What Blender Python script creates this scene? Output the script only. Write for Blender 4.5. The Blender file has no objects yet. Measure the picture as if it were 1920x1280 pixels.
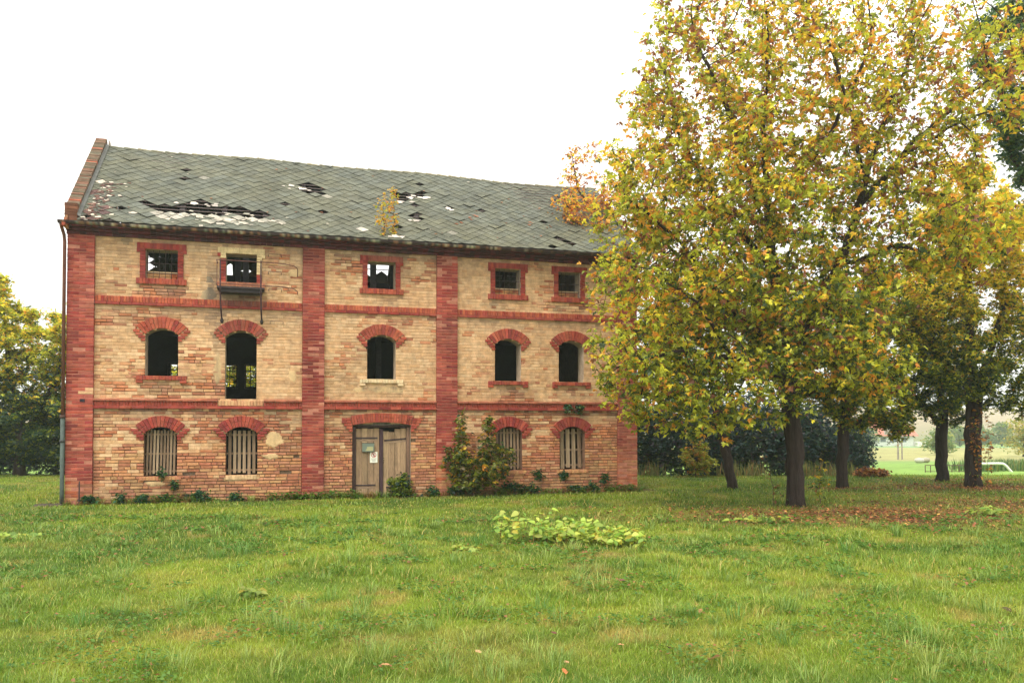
import bpy, math, random
import numpy as np
from mathutils import Vector, Matrix

# ------------------------------------------------------------------ camera, sky, sun, exposure
SC = bpy.context.scene
COL = SC.collection
R = math.radians
EXPOSURE = 0.55
cam = bpy.data.objects.new('camera', bpy.data.cameras.new('camera'))
COL.objects.link(cam)
cam.data.sensor_width = 36.0
cam.data.lens = 28.8
cam.data.shift_y = 0.06397
cam.data.clip_end = 3000
cam.location = (0, 0, 1.93)
cam.rotation_euler = (R(91.2), 0, 0)
SC.camera = cam
SUN_EL, SUN_AZ = 52, 215          # azimuth clockwise from +Y: behind and to the left of the camera
w = bpy.data.worlds.new('World')
SC.world = w
w.use_nodes = True
nt = w.node_tree
nt.nodes.clear()
sky = nt.nodes.new('ShaderNodeTexSky')
sky.sky_type = 'NISHITA'
sky.sun_disc = False
sky.sun_elevation = R(SUN_EL)
sky.sun_rotation = R(SUN_AZ)
sky.dust_density = 3
mx = nt.nodes.new('ShaderNodeMixRGB')
mx.inputs[0].default_value = 0.9     # closed cloud cover: the blue sky hardly shows through
mx.inputs[2].default_value = (10.6, 10.4, 9.9, 1)
bg = nt.nodes.new('ShaderNodeBackground')
bg.inputs[1].default_value = 0.12
wo = nt.nodes.new('ShaderNodeOutputWorld')
nt.links.new(sky.outputs[0], mx.inputs[1])
tcw = nt.nodes.new('ShaderNodeTexCoord')
sx = nt.nodes.new('ShaderNodeSeparateXYZ')
gr = nt.nodes.new('ShaderNodeMapRange')
gr.inputs['From Min'].default_value = 0.0
gr.inputs['From Max'].default_value = 1.0
gr.inputs['To Min'].default_value = 0.75
gr.inputs['To Max'].default_value = 1.75
sc_ = nt.nodes.new('ShaderNodeVectorMath')
sc_.operation = 'SCALE'
nt.links.new(tcw.outputs['Generated'], sx.inputs[0])
nt.links.new(sx.outputs['Z'], gr.inputs[0])          # overcast: the zenith is brighter than the horizon
nt.links.new(mx.outputs[0], sc_.inputs[0])
nt.links.new(gr.outputs[0], sc_.inputs['Scale'])
nt.links.new(sc_.outputs[0], bg.inputs[0])
nt.links.new(bg.outputs[0], wo.inputs[0])
sl = bpy.data.lights.new('sun', 'SUN')
sl.energy = 1.3
sl.angle = R(16)
sl.color = (1.0, 0.93, 0.82)
so = bpy.data.objects.new('sun', sl)
COL.objects.link(so)
az = R(SUN_AZ)
sd = Vector((math.sin(az) * math.cos(R(SUN_EL)), math.cos(az) * math.cos(R(SUN_EL)), math.sin(R(SUN_EL))))
so.rotation_euler = sd.to_track_quat('Z', 'Y').to_euler()
so.location = sd * 40
vs = SC.view_settings
vs.view_transform = 'Standard'
vs.look = 'None'
vs.exposure = EXPOSURE
vs.gamma = 1
SC.cycles.use_denoising = True
SC.cycles.max_bounces = 8
SC.cycles.diffuse_bounces = 4
SC.cycles.transmission_bounces = 4
SC.cycles.volume_bounces = 1

# ------------------------------------------------------------------ helpers
rng = np.random.default_rng(7)
random.seed(7)


def lin(r, g, b):
    f = lambda c: ((c / 255 + 0.055) / 1.055) ** 2.4 if c > 10 else c / 255 / 12.92
    return np.array([f(r), f(g), f(b)])


_perm = np.random.default_rng(3).random((256, 256))


def vnoise(x, y, seed=0):
    x = np.asarray(x, float) + seed * 17.37
    y = np.asarray(y, float) + seed * 9.71
    xi = np.floor(x).astype(int)
    yi = np.floor(y).astype(int)
    fx = x - xi
    fy = y - yi
    fx = fx * fx * (3 - 2 * fx)
    fy = fy * fy * (3 - 2 * fy)
    a = _perm[xi % 256, yi % 256]
    b = _perm[(xi + 1) % 256, yi % 256]
    c = _perm[xi % 256, (yi + 1) % 256]
    d = _perm[(xi + 1) % 256, (yi + 1) % 256]
    return (a * (1 - fx) + b * fx) * (1 - fy) + (c * (1 - fx) + d * fx) * fy


def fbm(x, y, seed=0, oct=4):
    s = 0
    t = 0
    a = 1.0
    for o in range(oct):
        s = s + a * vnoise(np.asarray(x) * 2 ** o, np.asarray(y) * 2 ** o, seed + o)
        t += a
        a *= 0.55
    return s / t


def sstep(a, b, x):
    t = np.clip((np.asarray(x, float) - a) / (b - a), 0, 1)
    return t * t * (3 - 2 * t)


def lerp(a, b, t):
    return a + (b - a) * t


def link(o, parent=None):
    COL.objects.link(o)
    if parent is not None:
        o.parent = parent
    return o


def tag(o, label=None, cat=None, group=None, kind=None):
    if label: o['label'] = label
    if cat: o['category'] = cat
    if group: o['group'] = group
    if kind: o['kind'] = kind
    return o


def empty(name, loc, rz=0.0, label=None, cat=None, group=None):
    o = bpy.data.objects.new(name, None)
    o.empty_display_size = 0.3
    o.location = loc
    o.rotation_euler = (0, 0, rz)
    COL.objects.link(o)
    return tag(o, label, cat, group)


class MB:
    """collects vertices, faces and per-vertex colours into one mesh"""

    def __init__(s):
        s.v = []
        s.f = []
        s.c = []

    def add(s, vs, fs, col=(0.5, 0.5, 0.5)):
        n = len(s.v)
        s.v.extend([tuple(p) for p in vs])
        s.f.extend([tuple(i + n for i in f) for f in fs])
        if isinstance(col, list):
            s.c.extend([tuple(c) for c in col])
        else:
            s.c.extend([tuple(col)] * len(vs))

    def box(s, a, b, col=(0.5, 0.5, 0.5), jit=0.0):
        (x0, y0, z0), (x1, y1, z1) = a, b
        p = [(x0, y0, z0), (x1, y0, z0), (x1, y1, z0), (x0, y1, z0), (x0, y0, z1), (x1, y0, z1), (x1, y1, z1), (x0, y1, z1)]
        if jit:
            p = [tuple(c + random.uniform(-jit, jit) for c in q) for q in p]
        s.add(p, [(0, 3, 2, 1), (4, 5, 6, 7), (0, 1, 5, 4), (1, 2, 6, 5), (2, 3, 7, 6), (3, 0, 4, 7)], col)

    def prism(s, poly, d, y0, y1, col=(0.5, 0.5, 0.5), cham=0.0):
        """poly in (x,z), extruded in y from y0 (front) to y1; chamfered front edge"""
        n = len(poly)
        cx = sum(p[0] for p in poly) / n
        cz = sum(p[1] for p in poly) / n
        if cham:
            fr = []
            for x, z in poly:
                dx, dz = x - cx, z - cz
                l = math.hypot(dx, dz) + 1e-6
                fr.append((x - dx / l * cham * 1.3, y0, z - dz / l * cham * 1.3))
            vs = fr + [(x, y0 + cham, z) for x, z in poly] + [(x, y1, z) for x, z in poly]
            fs = [tuple(range(n))]
            for k in range(n):
                j = (k + 1) % n
                fs.append((k, k + n, j + n, j))
                fs.append((k + n, k + 2 * n, j + 2 * n, j + n))
        else:
            vs = [(x, y0, z) for x, z in poly] + [(x, y1, z) for x, z in poly]
            fs = [tuple(range(n)), tuple(range(2 * n - 1, n - 1, -1))]
            for k in range(n):
                j = (k + 1) % n
                fs.append((k, k + n, j + n, j))
        s.add(vs, fs, col)

    def brick(s, x0, x1, z0, z1, y0, y1, col, ch=0.005, jit=0.003):
        r = lambda: random.uniform(-jit, jit)
        f = y0 + random.uniform(-jit, jit) * 1.3
        q = [(x0, z0), (x1, z0), (x1, z1), (x0, z1)]
        o = [(x + r(), z + r()) for x, z in q]
        sg = [(1, 1), (-1, 1), (-1, -1), (1, -1)]
        vs = [(x + a * (ch + abs(r())), f + r() * 0.5, z + b * (ch + abs(r()))) for (x, z), (a, b) in zip(o, sg)]
        vs += [(x, f + ch, z) for x, z in o]
        vs += [(x, y1, z) for x, z in o]
        fs = [(0, 1, 2, 3)]
        for k in range(4):
            j = (k + 1) % 4
            fs += [(k, k + 4, j + 4, j), (k + 4, k + 8, j + 8, j + 4)]
        s.add(vs, fs, col)

    def tube(s, pts, rad, n=6, col=(0.5, 0.5, 0.5), cap=True, relief=0.0):
        pts = [Vector(p) for p in pts]
        rr = rad if hasattr(rad, '__len__') else [rad] * len(pts)
        base = len(s.v)
        up = Vector((0.31, 0.17, 0.93))
        vs = []
        for i, p in enumerate(pts):
            d = (pts[min(i + 1, len(pts) - 1)] - pts[max(i - 1, 0)])
            if d.length < 1e-9: d = Vector((0, 0, 1))
            d.normalize()
            a = d.cross(up)
            if a.length < 0.05: a = d.cross(Vector((1, 0, 0)))
            a.normalize()
            b = d.cross(a)
            for k in range(n):
                t = 2 * math.pi * k / n
                q = 1.0
                if relief and rr[i] > .05:
                    q += relief * (1.6 * (float(vnoise(k * 1.7, p.z * 1.3, 7)) - .5) + .9 * (float(vnoise(k * .45 * 12 / n, p.z * .35, 8)) - .5))
                vs.append(p + (a * math.cos(t) + b * math.sin(t)) * rr[i] * q)
        fs = []
        for i in range(len(pts) - 1):
            for k in range(n):
                j = (k + 1) % n
                fs.append((i * n + k, i * n + j, (i + 1) * n + j, (i + 1) * n + k))
        if cap:
            fs.append(tuple(range(n - 1, -1, -1)))
            fs.append(tuple((len(pts) - 1) * n + k for k in range(n)))
        s.add(vs, fs, col)

    def build(s, name, mat, parent=None, smooth=False):
        me = bpy.data.meshes.new(name)
        me.from_pydata(s.v, [], s.f)
        c = np.ones((len(s.v), 4), np.float32)
        c[:, :3] = np.array(s.c, np.float32)
        at = me.attributes.new('col', 'FLOAT_COLOR', 'POINT')
        at.data.foreach_set('color', c.ravel())
        if smooth:
            me.polygons.foreach_set('use_smooth', [True] * len(me.polygons))
        me.materials.append(mat)
        me.update()
        return link(bpy.data.objects.new(name, me), parent)


def np_mesh(name, V, F, C, mat, parent=None, smooth=False):
    """V (n,3), F (m,k) all with the same corner count, C (n,3)"""
    me = bpy.data.meshes.new(name)
    V = np.ascontiguousarray(V, np.float32)
    F = np.ascontiguousarray(F, np.int32)
    k = F.shape[1]
    me.vertices.add(len(V))
    me.vertices.foreach_set('co', V.ravel())
    me.loops.add(F.size)
    me.loops.foreach_set('vertex_index', F.ravel())
    me.polygons.add(len(F))
    me.polygons.foreach_set('loop_start', np.arange(0, F.size, k, dtype=np.int32))
    me.polygons.foreach_set('loop_total', np.full(len(F), k, np.int32))
    c = np.ones((len(V), 4), np.float32)
    c[:, :3] = C
    at = me.attributes.new('col', 'FLOAT_COLOR', 'POINT')
    at.data.foreach_set('color', c.ravel())
    me.materials.append(mat)
    me.update(calc_edges=True)
    if smooth:
        me.polygons.foreach_set('use_smooth', np.ones(len(F), bool))
    me.validate()
    return link(bpy.data.objects.new(name, me), parent)


# ------------------------------------------------------------------ materials
def new_mat(name):
    m = bpy.data.materials.new(name)
    m.use_nodes = True
    t = m.node_tree
    t.nodes.clear()
    out = t.nodes.new('ShaderNodeOutputMaterial')
    return m, t, out


def attr_mat(name, rough=0.9, nscale=40.0, namt=0.35, bump=0.4, bdist=0.004, stretch=(1, 1, 1), spec=0.25, metal=0.0, sec=None):
    """base colour from the 'col' attribute, broken up by two noises; fine bump"""
    m, t, out = new_mat(name)
    b = t.nodes.new('ShaderNodeBsdfPrincipled')
    b.inputs['Roughness'].default_value = rough
    b.inputs['Metallic'].default_value = metal
    b.inputs['Specular IOR Level'].default_value = spec
    a = t.nodes.new('ShaderNodeAttribute')
    a.attribute_name = 'col'
    tc = t.nodes.new('ShaderNodeTexCoord')
    mp = t.nodes.new('ShaderNodeMapping')
    mp.inputs['Scale'].default_value = stretch
    t.links.new(tc.outputs['Object'], mp.inputs[0])
    n1 = t.nodes.new('ShaderNodeTexNoise')
    n1.inputs['Scale'].default_value = nscale
    n1.inputs['Detail'].default_value = 5
    n1.inputs['Roughness'].default_value = 0.65
    t.links.new(mp.outputs[0], n1.inputs['Vector'])
    n2 = t.nodes.new('ShaderNodeTexNoise')
    n2.inputs['Scale'].default_value = nscale * 0.13
    n2.inputs['Detail'].default_value = 4
    t.links.new(mp.outputs[0], n2.inputs['Vector'])
    ad = t.nodes.new('ShaderNodeMath')
    ad.operation = 'ADD'
    t.links.new(n1.outputs[0], ad.inputs[0])
    t.links.new(n2.outputs[0], ad.inputs[1])
    mr = t.nodes.new('ShaderNodeMapRange')
    mr.inputs['From Min'].default_value = 0.65
    mr.inputs['From Max'].default_value = 1.35
    mr.inputs['To Min'].default_value = 1 - namt
    mr.inputs['To Max'].default_value = 1 + namt
    t.links.new(ad.outputs[0], mr.inputs[0])
    mu = t.nodes.new('ShaderNodeVectorMath')
    mu.operation = 'SCALE'
    t.links.new(a.outputs['Color'], mu.inputs[0])
    t.links.new(mr.outputs[0], mu.inputs['Scale'])
    t.links.new(mu.outputs[0], b.inputs['Base Color'])
    bp = t.nodes.new('ShaderNodeBump')
    bp.inputs['Strength'].default_value = bump
    bp.inputs['Distance'].default_value = bdist
    t.links.new(n1.outputs[0], bp.inputs['Height'])
    t.links.new(bp.outputs[0], b.inputs['Normal'])
    t.links.new(b.outputs[0], out.inputs[0])
    return m


def leaf_mat(name, trans=0.4, gloss=0.05):
    m, t, out = new_mat(name)
    a = t.nodes.new('ShaderNodeAttribute')
    a.attribute_name = 'col'
    d = t.nodes.new('ShaderNodeBsdfDiffuse')
    tr = t.nodes.new('ShaderNodeBsdfTranslucent')
    t.links.new(a.outputs['Color'], d.inputs[0])
    t.links.new(a.outputs['Color'], tr.inputs[0])
    mxs = t.nodes.new('ShaderNodeMixShader')
    mxs.inputs[0].default_value = trans
    t.links.new(d.outputs[0], mxs.inputs[1])
    t.links.new(tr.outputs[0], mxs.inputs[2])
    g = t.nodes.new('ShaderNodeBsdfGlossy')
    g.inputs['Roughness'].default_value = 0.45
    m2 = t.nodes.new('ShaderNodeMixShader')
    m2.inputs[0].default_value = gloss
    t.links.new(mxs.outputs[0], m2.inputs[1])
    t.links.new(g.outputs[0], m2.inputs[2])
    t.links.new(m2.outputs[0], out.inputs[0])
    return m


M = {}
M['brick'] = attr_mat('brick', 0.92, 55, 0.42, 0.6, 0.006)
M['mortar'] = attr_mat('mortar', 0.95, 45, 0.35, 0.7, 0.008)
M['plain_wall'] = attr_mat('plain_wall', 0.95, 20, 0.3, 0.5, 0.01)
M['slate'] = attr_mat('slate', 0.8, 22, 0.5, 0.3, 0.003)
M['wood'] = attr_mat('weathered_wood', 0.85, 30, 0.55, 0.5, 0.004, (3.0, 3.0, 0.25))
M['timber'] = attr_mat('old_timber', 0.9, 20, 0.4, 0.4, 0.004)
M['iron'] = attr_mat('rusty_iron', 0.75, 60, 0.4, 0.4, 0.002, spec=0.4)
M['paint'] = attr_mat('paint', 0.55, 30, 0.08, 0.1, 0.001, spec=0.4)
M['bark'] = attr_mat('bark', 0.95, 18, 0.75, 1.0, 0.06, (2.4, 2.4, 0.22))
M['leaf'] = leaf_mat('leaf', 0.5, 0.03)
M['grass'] = leaf_mat('grass_blade', 0.35, 0.03)
M['litter'] = leaf_mat('dry_leaf', 0.15, 0.02)
M['soil'] = attr_mat('lawn_soil', 0.98, 9, 0.35, 0.6, 0.02)


# ------------------------------------------------------------------ ground
def gz(x, y):
    base = np.interp(y, [0, 30, 36, 45, 75, 130, 200, 260, 330, 420, 620, 900],
                     [0, 0, -.2, -.65, -1.25, -1.9, -3.4, -3, -1, 4, 14, 20])
    und = (fbm(np.asarray(x) * .35, np.asarray(y) * .35, 5, 3) - .5) * .10
    near = sstep(17.0, 13.0, y) + sstep(32, 45, y) * 2
    return base + und * np.clip(near, 0, 2)


G1, G2, G3 = lin(88, 118, 26), lin(130, 150, 36), lin(170, 164, 64)
STRAW, LIT = lin(180, 146, 84), lin(132, 84, 54)


def litter_amt(x, y):
    """how thickly the fallen leaves cover the lawn"""
    x = np.asarray(x, float)
    y = np.asarray(y, float)
    a = np.exp(-(((x - 7.6) / 4.6) ** 2 + ((y - 17.4) / 1.9) ** 2) * 1.3)
    b = .75 * np.exp(-(((x - 14.5) / 3.6) ** 2 + ((y - 25.2) / 1.5) ** 2))
    c = .6 * np.exp(-(((x - 10) / 1.3) ** 2 + ((y - 24.6) / .6) ** 2))
    d = .8 * np.exp(-(((x - 19.5) / 5) ** 2 + ((y - 28.3) / .5) ** 2))
    e = .5 * np.exp(-(((x - 12.0) / 3.5) ** 2 + ((y - 19.5) / 2.6) ** 2))
    k = np.maximum.reduce([a, b, c, d, e])
    return np.clip(k * (.35 + 1.3 * fbm(x * 1.1, y * 1.1, 21, 3)), 0, 1)


def lawn_col(x, y):
    x = np.asarray(x, float)
    y = np.asarray(y, float)
    n = fbm(x * .55, y * .55, 31, 4)
    n2 = fbm(x * 1.7, y * 1.7, 41, 3)
    c = lerp(G1[None], G2[None], sstep(.3, .7, n)[:, None])
    c = lerp(c, G3[None], (sstep(.5, .8, n2) * .45)[:, None])
    dry = sstep(.62, .80, fbm(x * 1.3 + 5, y * 1.3, 51, 4)) * .55
    dry = np.maximum(dry, .55 * np.exp(-(((x - .75) / 1.0) ** 2 + ((y - 7.6) / .7) ** 2)) * sstep(.4, .6, n2))
    c = lerp(c, STRAW[None], dry[:, None])
    c = lerp(c, LIT[None], (litter_amt(x, y) * .75)[:, None])
    ln = -(x + 10.7846) * .28031 + (y - 19.8123) * .95991          # brown earth along the foot of the wall, contact shade painted into its colour
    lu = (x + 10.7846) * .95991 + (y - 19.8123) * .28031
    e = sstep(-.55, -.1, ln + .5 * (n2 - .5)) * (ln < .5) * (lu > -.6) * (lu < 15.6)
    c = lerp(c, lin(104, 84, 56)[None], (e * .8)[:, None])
    return c


ys = np.unique(np.concatenate([np.arange(-12, 4, 1.0), np.arange(4, 36, .25), np.arange(36, 60, 1.0), np.arange(60, 140, 3.0), np.arange(140, 920, 12.0)]))
us = np.linspace(-1, 1, 181)
X = np.outer(12 + np.abs(ys) * 1.15, us * np.abs(us) ** .25)
Y = np.repeat(ys[:, None], len(us), 1)
Z = gz(X, Y)
xf, yf = X.ravel(), Y.ravel()
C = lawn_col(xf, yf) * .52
far = sstep(30.5, 33, yf)
fieldc = np.stack([np.interp(yf, [30, 33, 60, 66, 72, 80, 150, 160, 175, 185, 215, 230, 300, 420], [k[i] for k in
         [lin(140, 170, 64), lin(140, 176, 72), lin(140, 176, 82), lin(136, 164, 84), lin(176, 172, 112), lin(182, 178, 114), lin(176, 174, 106), lin(130, 170, 110), lin(110, 178, 130), lin(150, 180, 90), lin(150, 176, 84), lin(120, 140, 80), lin(150, 140, 100), lin(176, 150, 110)]])
                   for i in range(3)], 1)
fieldc *= .62 * (.8 + .4 * fbm(xf * .12, yf * .12, 61, 3))[:, None]
C = lerp(C, fieldc, far[:, None])
nr, nc = X.shape
idx = np.arange(nr * nc).reshape(nr, nc)
F4 = np.stack([idx[:-1, :-1], idx[:-1, 1:], idx[1:, 1:], idx[1:, :-1]], -1).reshape(-1, 4)
gobj = np_mesh('ground', np.stack([xf, yf, Z.ravel() - .012], 1), F4, C, M['soil'], smooth=True)
tag(gobj, 'grassy lawn running down into far meadows and a hazy slope', 'ground', kind='structure')


UPV = np.array([0, 0, 1.0])


def unit(v):
    return v / (np.linalg.norm(v, axis=-1, keepdims=True) + 1e-9)


def leaf_geo(P, D, N, L, W):
    """kite-shaped, slightly cupped leaves; returns V, F"""
    S = unit(np.cross(N, D))
    N2 = unit(np.cross(D, S))
    L = np.asarray(L)[:, None]
    W = np.asarray(W)[:, None]
    V = np.empty((len(P), 4, 3))
    V[:, 0] = P
    V[:, 1] = P + D * L * .45 + S * W * .5 + N2 * W * .12
    V[:, 2] = P + D * L - N2 * L * .12
    V[:, 3] = P + D * L * .45 - S * W * .5 + N2 * W * .12
    F = np.arange(len(P))[:, None] * 4 + np.array([[0, 1, 2, 3]])
    return V.reshape(-1, 3), F


def make_grass():
    N = 640000
    u = rng.random(N)
    p = -.25                              # most blades near the lens
    y0, y1 = 5.2, 33.0
    y = (y0 ** p + u * (y1 ** p - y0 ** p)) ** (1 / p)
    x = (rng.random(N) * 2 - 1) * (y * .72 + 4.0)
    # building footprint stays bare
    th = R(16.2786)
    lu = (x + 10.7846) * math.cos(th) + (y - 19.8123) * math.sin(th)
    ln = -(x + 10.7846) * math.sin(th) + (y - 19.8123) * math.cos(th)
    keep = ~((lu > -.05) & (lu < 15.1) & (ln > -.08) & (ln < 6.5))
    keep &= rng.random(N) > litter_amt(x, y) * .75
    keep &= ~((ln > -.35) & (ln < 0) & (lu > -.5) & (lu < 15.5) & (rng.random(N) < .6))
    x, y = x[keep], y[keep]
    n = len(x)
    tuft = sstep(.54, .72, fbm(x * 2.1, y * 2.1, 71, 4))
    patch = fbm(x * .5, y * .5, 33, 3)
    h = (.022 + .045 * rng.random(n)) * (.6 + .8 * patch) * (1 + 2.0 * tuft * rng.random(n))
    wd = (.0035 + .0022 * rng.random(n)) * np.clip(y / 7.5, .8, 3.2) * (1 + .4 * tuft)
    a = rng.random(n) * 6.283
    lean = (.25 + .9 * rng.random(n)) * h
    dx, dy = np.cos(a), np.sin(a)
    b = a + 1.2 + rng.random(n) * .8
    sx, sy = np.cos(b) * wd * .5, np.sin(b) * wd * .5
    z = gz(x, y) - .014
    V = np.empty((n, 6, 3))
    for k, (t, wk) in enumerate([(0, 1), (.55, .85), (1, .12)]):
        px = x + dx * lean * t ** 2
        py = y + dy * lean * t ** 2
        pz = z + h * (t - .22 * t * t * (lean / h))
        V[:, 2 * k] = np.stack([px - sx * wk, py - sy * wk, pz], 1)
        V[:, 2 * k + 1] = np.stack([px + sx * wk, py + sy * wk, pz], 1)
    i0 = np.arange(n)[:, None] * 6
    F = np.concatenate([i0 + np.array([[0, 1, 3, 2]]), i0 + np.array([[2, 3, 5, 4]])])
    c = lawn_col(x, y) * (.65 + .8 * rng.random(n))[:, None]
    c = lerp(c, lin(96, 142, 62)[None], (tuft * .55 * rng.random(n))[:, None])
    yl = rng.random(n)
    c = np.where((yl < .07)[:, None], lin(190, 168, 90)[None] * (.8 + .4 * rng.random(n))[:, None], c)
    c = np.where((yl > .93)[:, None], lin(170, 186, 92)[None], c)
    # coarse arching tufts, and rank dry grass along the foot of the wall
    tn, tb = 330, 44
    ty = 5.4 + rng.random(tn) ** 1.5 * 11
    tx = (rng.random(tn) * 2 - 1) * (ty * .68 + .8)
    tsz = .55 + .8 * rng.random(tn)
    wn = 130
    wu = rng.random(wn) * 15.1
    wnn = -.06 - .22 * rng.random(wn)
    tx = np.concatenate([tx, -10.7846 + wu * .95991 - wnn * .28031])
    ty = np.concatenate([ty, 19.8123 + wu * .28031 + wnn * .95991])
    tsz = np.concatenate([tsz, .5 + .7 * rng.random(wn)])
    iswall = np.concatenate([np.zeros(tn), np.ones(wn)])
    tcol = lerp(lin(92, 134, 52)[None], lin(150, 164, 78)[None], rng.random(len(tx))[:, None])
    tcol = np.where((iswall * rng.random(len(tx)) > .45)[:, None], lin(150, 122, 74)[None], tcol)
    k = np.repeat(np.arange(len(tx)), tb)
    m = len(k)
    rr = .09 * np.sqrt(rng.random(m)) * tsz[k]
    a2 = rng.random(m) * 6.283
    bx, by = tx[k] + rr * np.cos(a2), ty[k] + rr * np.sin(a2)
    a3 = a2 + rng.normal(0, .7, m)
    hh = (.09 + .13 * rng.random(m)) * tsz[k]
    ln2 = hh * (.3 + .9 * rng.random(m))
    w2 = (.004 + .002 * rng.random(m)) * np.clip(by / 8, .85, 2.6)
    V2 = np.empty((m, 6, 3))
    z2 = gz(bx, by) - .015
    sx2, sy2 = -np.sin(a3) * w2 * .5, np.cos(a3) * w2 * .5
    for j, (t, wk) in enumerate([(0, 1), (.6, .9), (1, .1)]):
        px = bx + np.cos(a3) * ln2 * t ** 1.8
        py = by + np.sin(a3) * ln2 * t ** 1.8
        pz = z2 + hh * (1.25 * t - .45 * t ** 3)
        V2[:, 2 * j] = np.stack([px - sx2 * wk, py - sy2 * wk, pz], 1)
        V2[:, 2 * j + 1] = np.stack([px + sx2 * wk, py + sy2 * wk, pz], 1)
    i2 = np.arange(m)[:, None] * 6 + n * 6
    q = 60000
    qy = 5.3 + rng.random(q) ** 1.3 * 12
    qx = (rng.random(q) * 2 - 1) * (qy * .68 + .8)
    ok = fbm(qx * 1.5, qy * 1.5, 77, 4) > .57
    qx, qy = qx[ok], qy[ok]
    wu = rng.random(5200) * 15.1
    wu = wu[fbm(wu * 1.6, wu * 0 + 3.7, 79, 3) > .56]
    wq = -.05 - .3 * rng.random(len(wu)) ** 1.5
    qx = np.concatenate([qx, -10.7846 + wu * .95991 - wq * .28031])
    qy = np.concatenate([qy, 19.8123 + wu * .28031 + wq * .95991])
    q = len(qx)
    lift = np.concatenate([np.zeros(q - len(wu)), .16 * rng.random(len(wu)) ** 2])
    qa = rng.random(q) * 6.283
    V3, F3 = leaf_geo(np.stack([qx, qy, gz(qx, qy) + .015 + .04 * rng.random(q) + lift], 1), np.stack([np.cos(qa), np.sin(qa), rng.normal(0, .2, q)], 1),
                      unit(np.stack([rng.normal(0, .3, q), rng.normal(0, .3, q), np.ones(q)], 1)), (.025 + .03 * rng.random(q)) * np.clip(qy / 8, .9, 2), (.02 + .02 * rng.random(q)) * np.clip(qy / 8, .9, 2))
    c3 = np.where((rng.random(q) < .9)[:, None], lerp(lin(64, 104, 40), lin(104, 138, 48), rng.random((q, 1))), lin(150, 104, 66)[None])
    F3 = F3 + (n + m) * 6
    F = np.concatenate([F, i2 + np.array([[0, 1, 3, 2]]), i2 + np.array([[2, 3, 5, 4]])])
    V = np.concatenate([V, V2])
    F = np.concatenate([F, F3])
    c = np.concatenate([c, tcol[k] * (.7 + .65 * rng.random(m))[:, None]])
    Cc = np.concatenate([np.repeat(c, 6, 0), np.repeat(c3, 4, 0)])
    o = np_mesh('grass', np.concatenate([V.reshape(-1, 3), V3]), F, Cc, M['grass'])
    tag(o, 'short green and yellowing lawn grass with longer tufts', 'grass', kind='stuff')


make_grass()

# ------------------------------------------------------------------ plants
def compound(P, size, droop, r, spread=.75, nl=3):
    """nl leaflets fanning from each point"""
    if nl > 3: spread = .62
    n = len(P)
    a = r.random(n) * 6.283
    D = np.stack([np.cos(a), np.sin(a), np.full(n, 0.0)], 1)
    D[:, 2] = -droop * (.2 + 1.6 * r.random(n)) + .15
    D = unit(D)
    N = unit(UPV[None] * 1.0 + r.normal(0, .55, (n, 3)))
    S = unit(np.cross(N, D))
    Ps, Ds, Ns, Ls, Ws, I = [], [], [], [], [], []
    for k in range(nl):
        off = (k - (nl - 1) / 2) * spread
        d = unit(D * math.cos(off) + S * math.sin(off) + r.normal(0, .18, (n, 3)))
        Ps.append(P + D * (size * .15)[:, None] * (1 if k == nl // 2 else 0))
        Ds.append(d)
        Ns.append(unit(N + r.normal(0, .35, (n, 3))))
        l = size * (.8 + .4 * r.random(n)) * (1 if k == nl // 2 else .82)
        Ls.append(l)
        Ws.append(l * (.42 + .2 * r.random(n)))
        I.append(np.arange(n))
    V, F = leaf_geo(np.concatenate(Ps), np.concatenate(Ds), np.concatenate(Ns), np.concatenate(Ls), np.concatenate(Ws))
    return V, F, np.concatenate(I)


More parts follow.
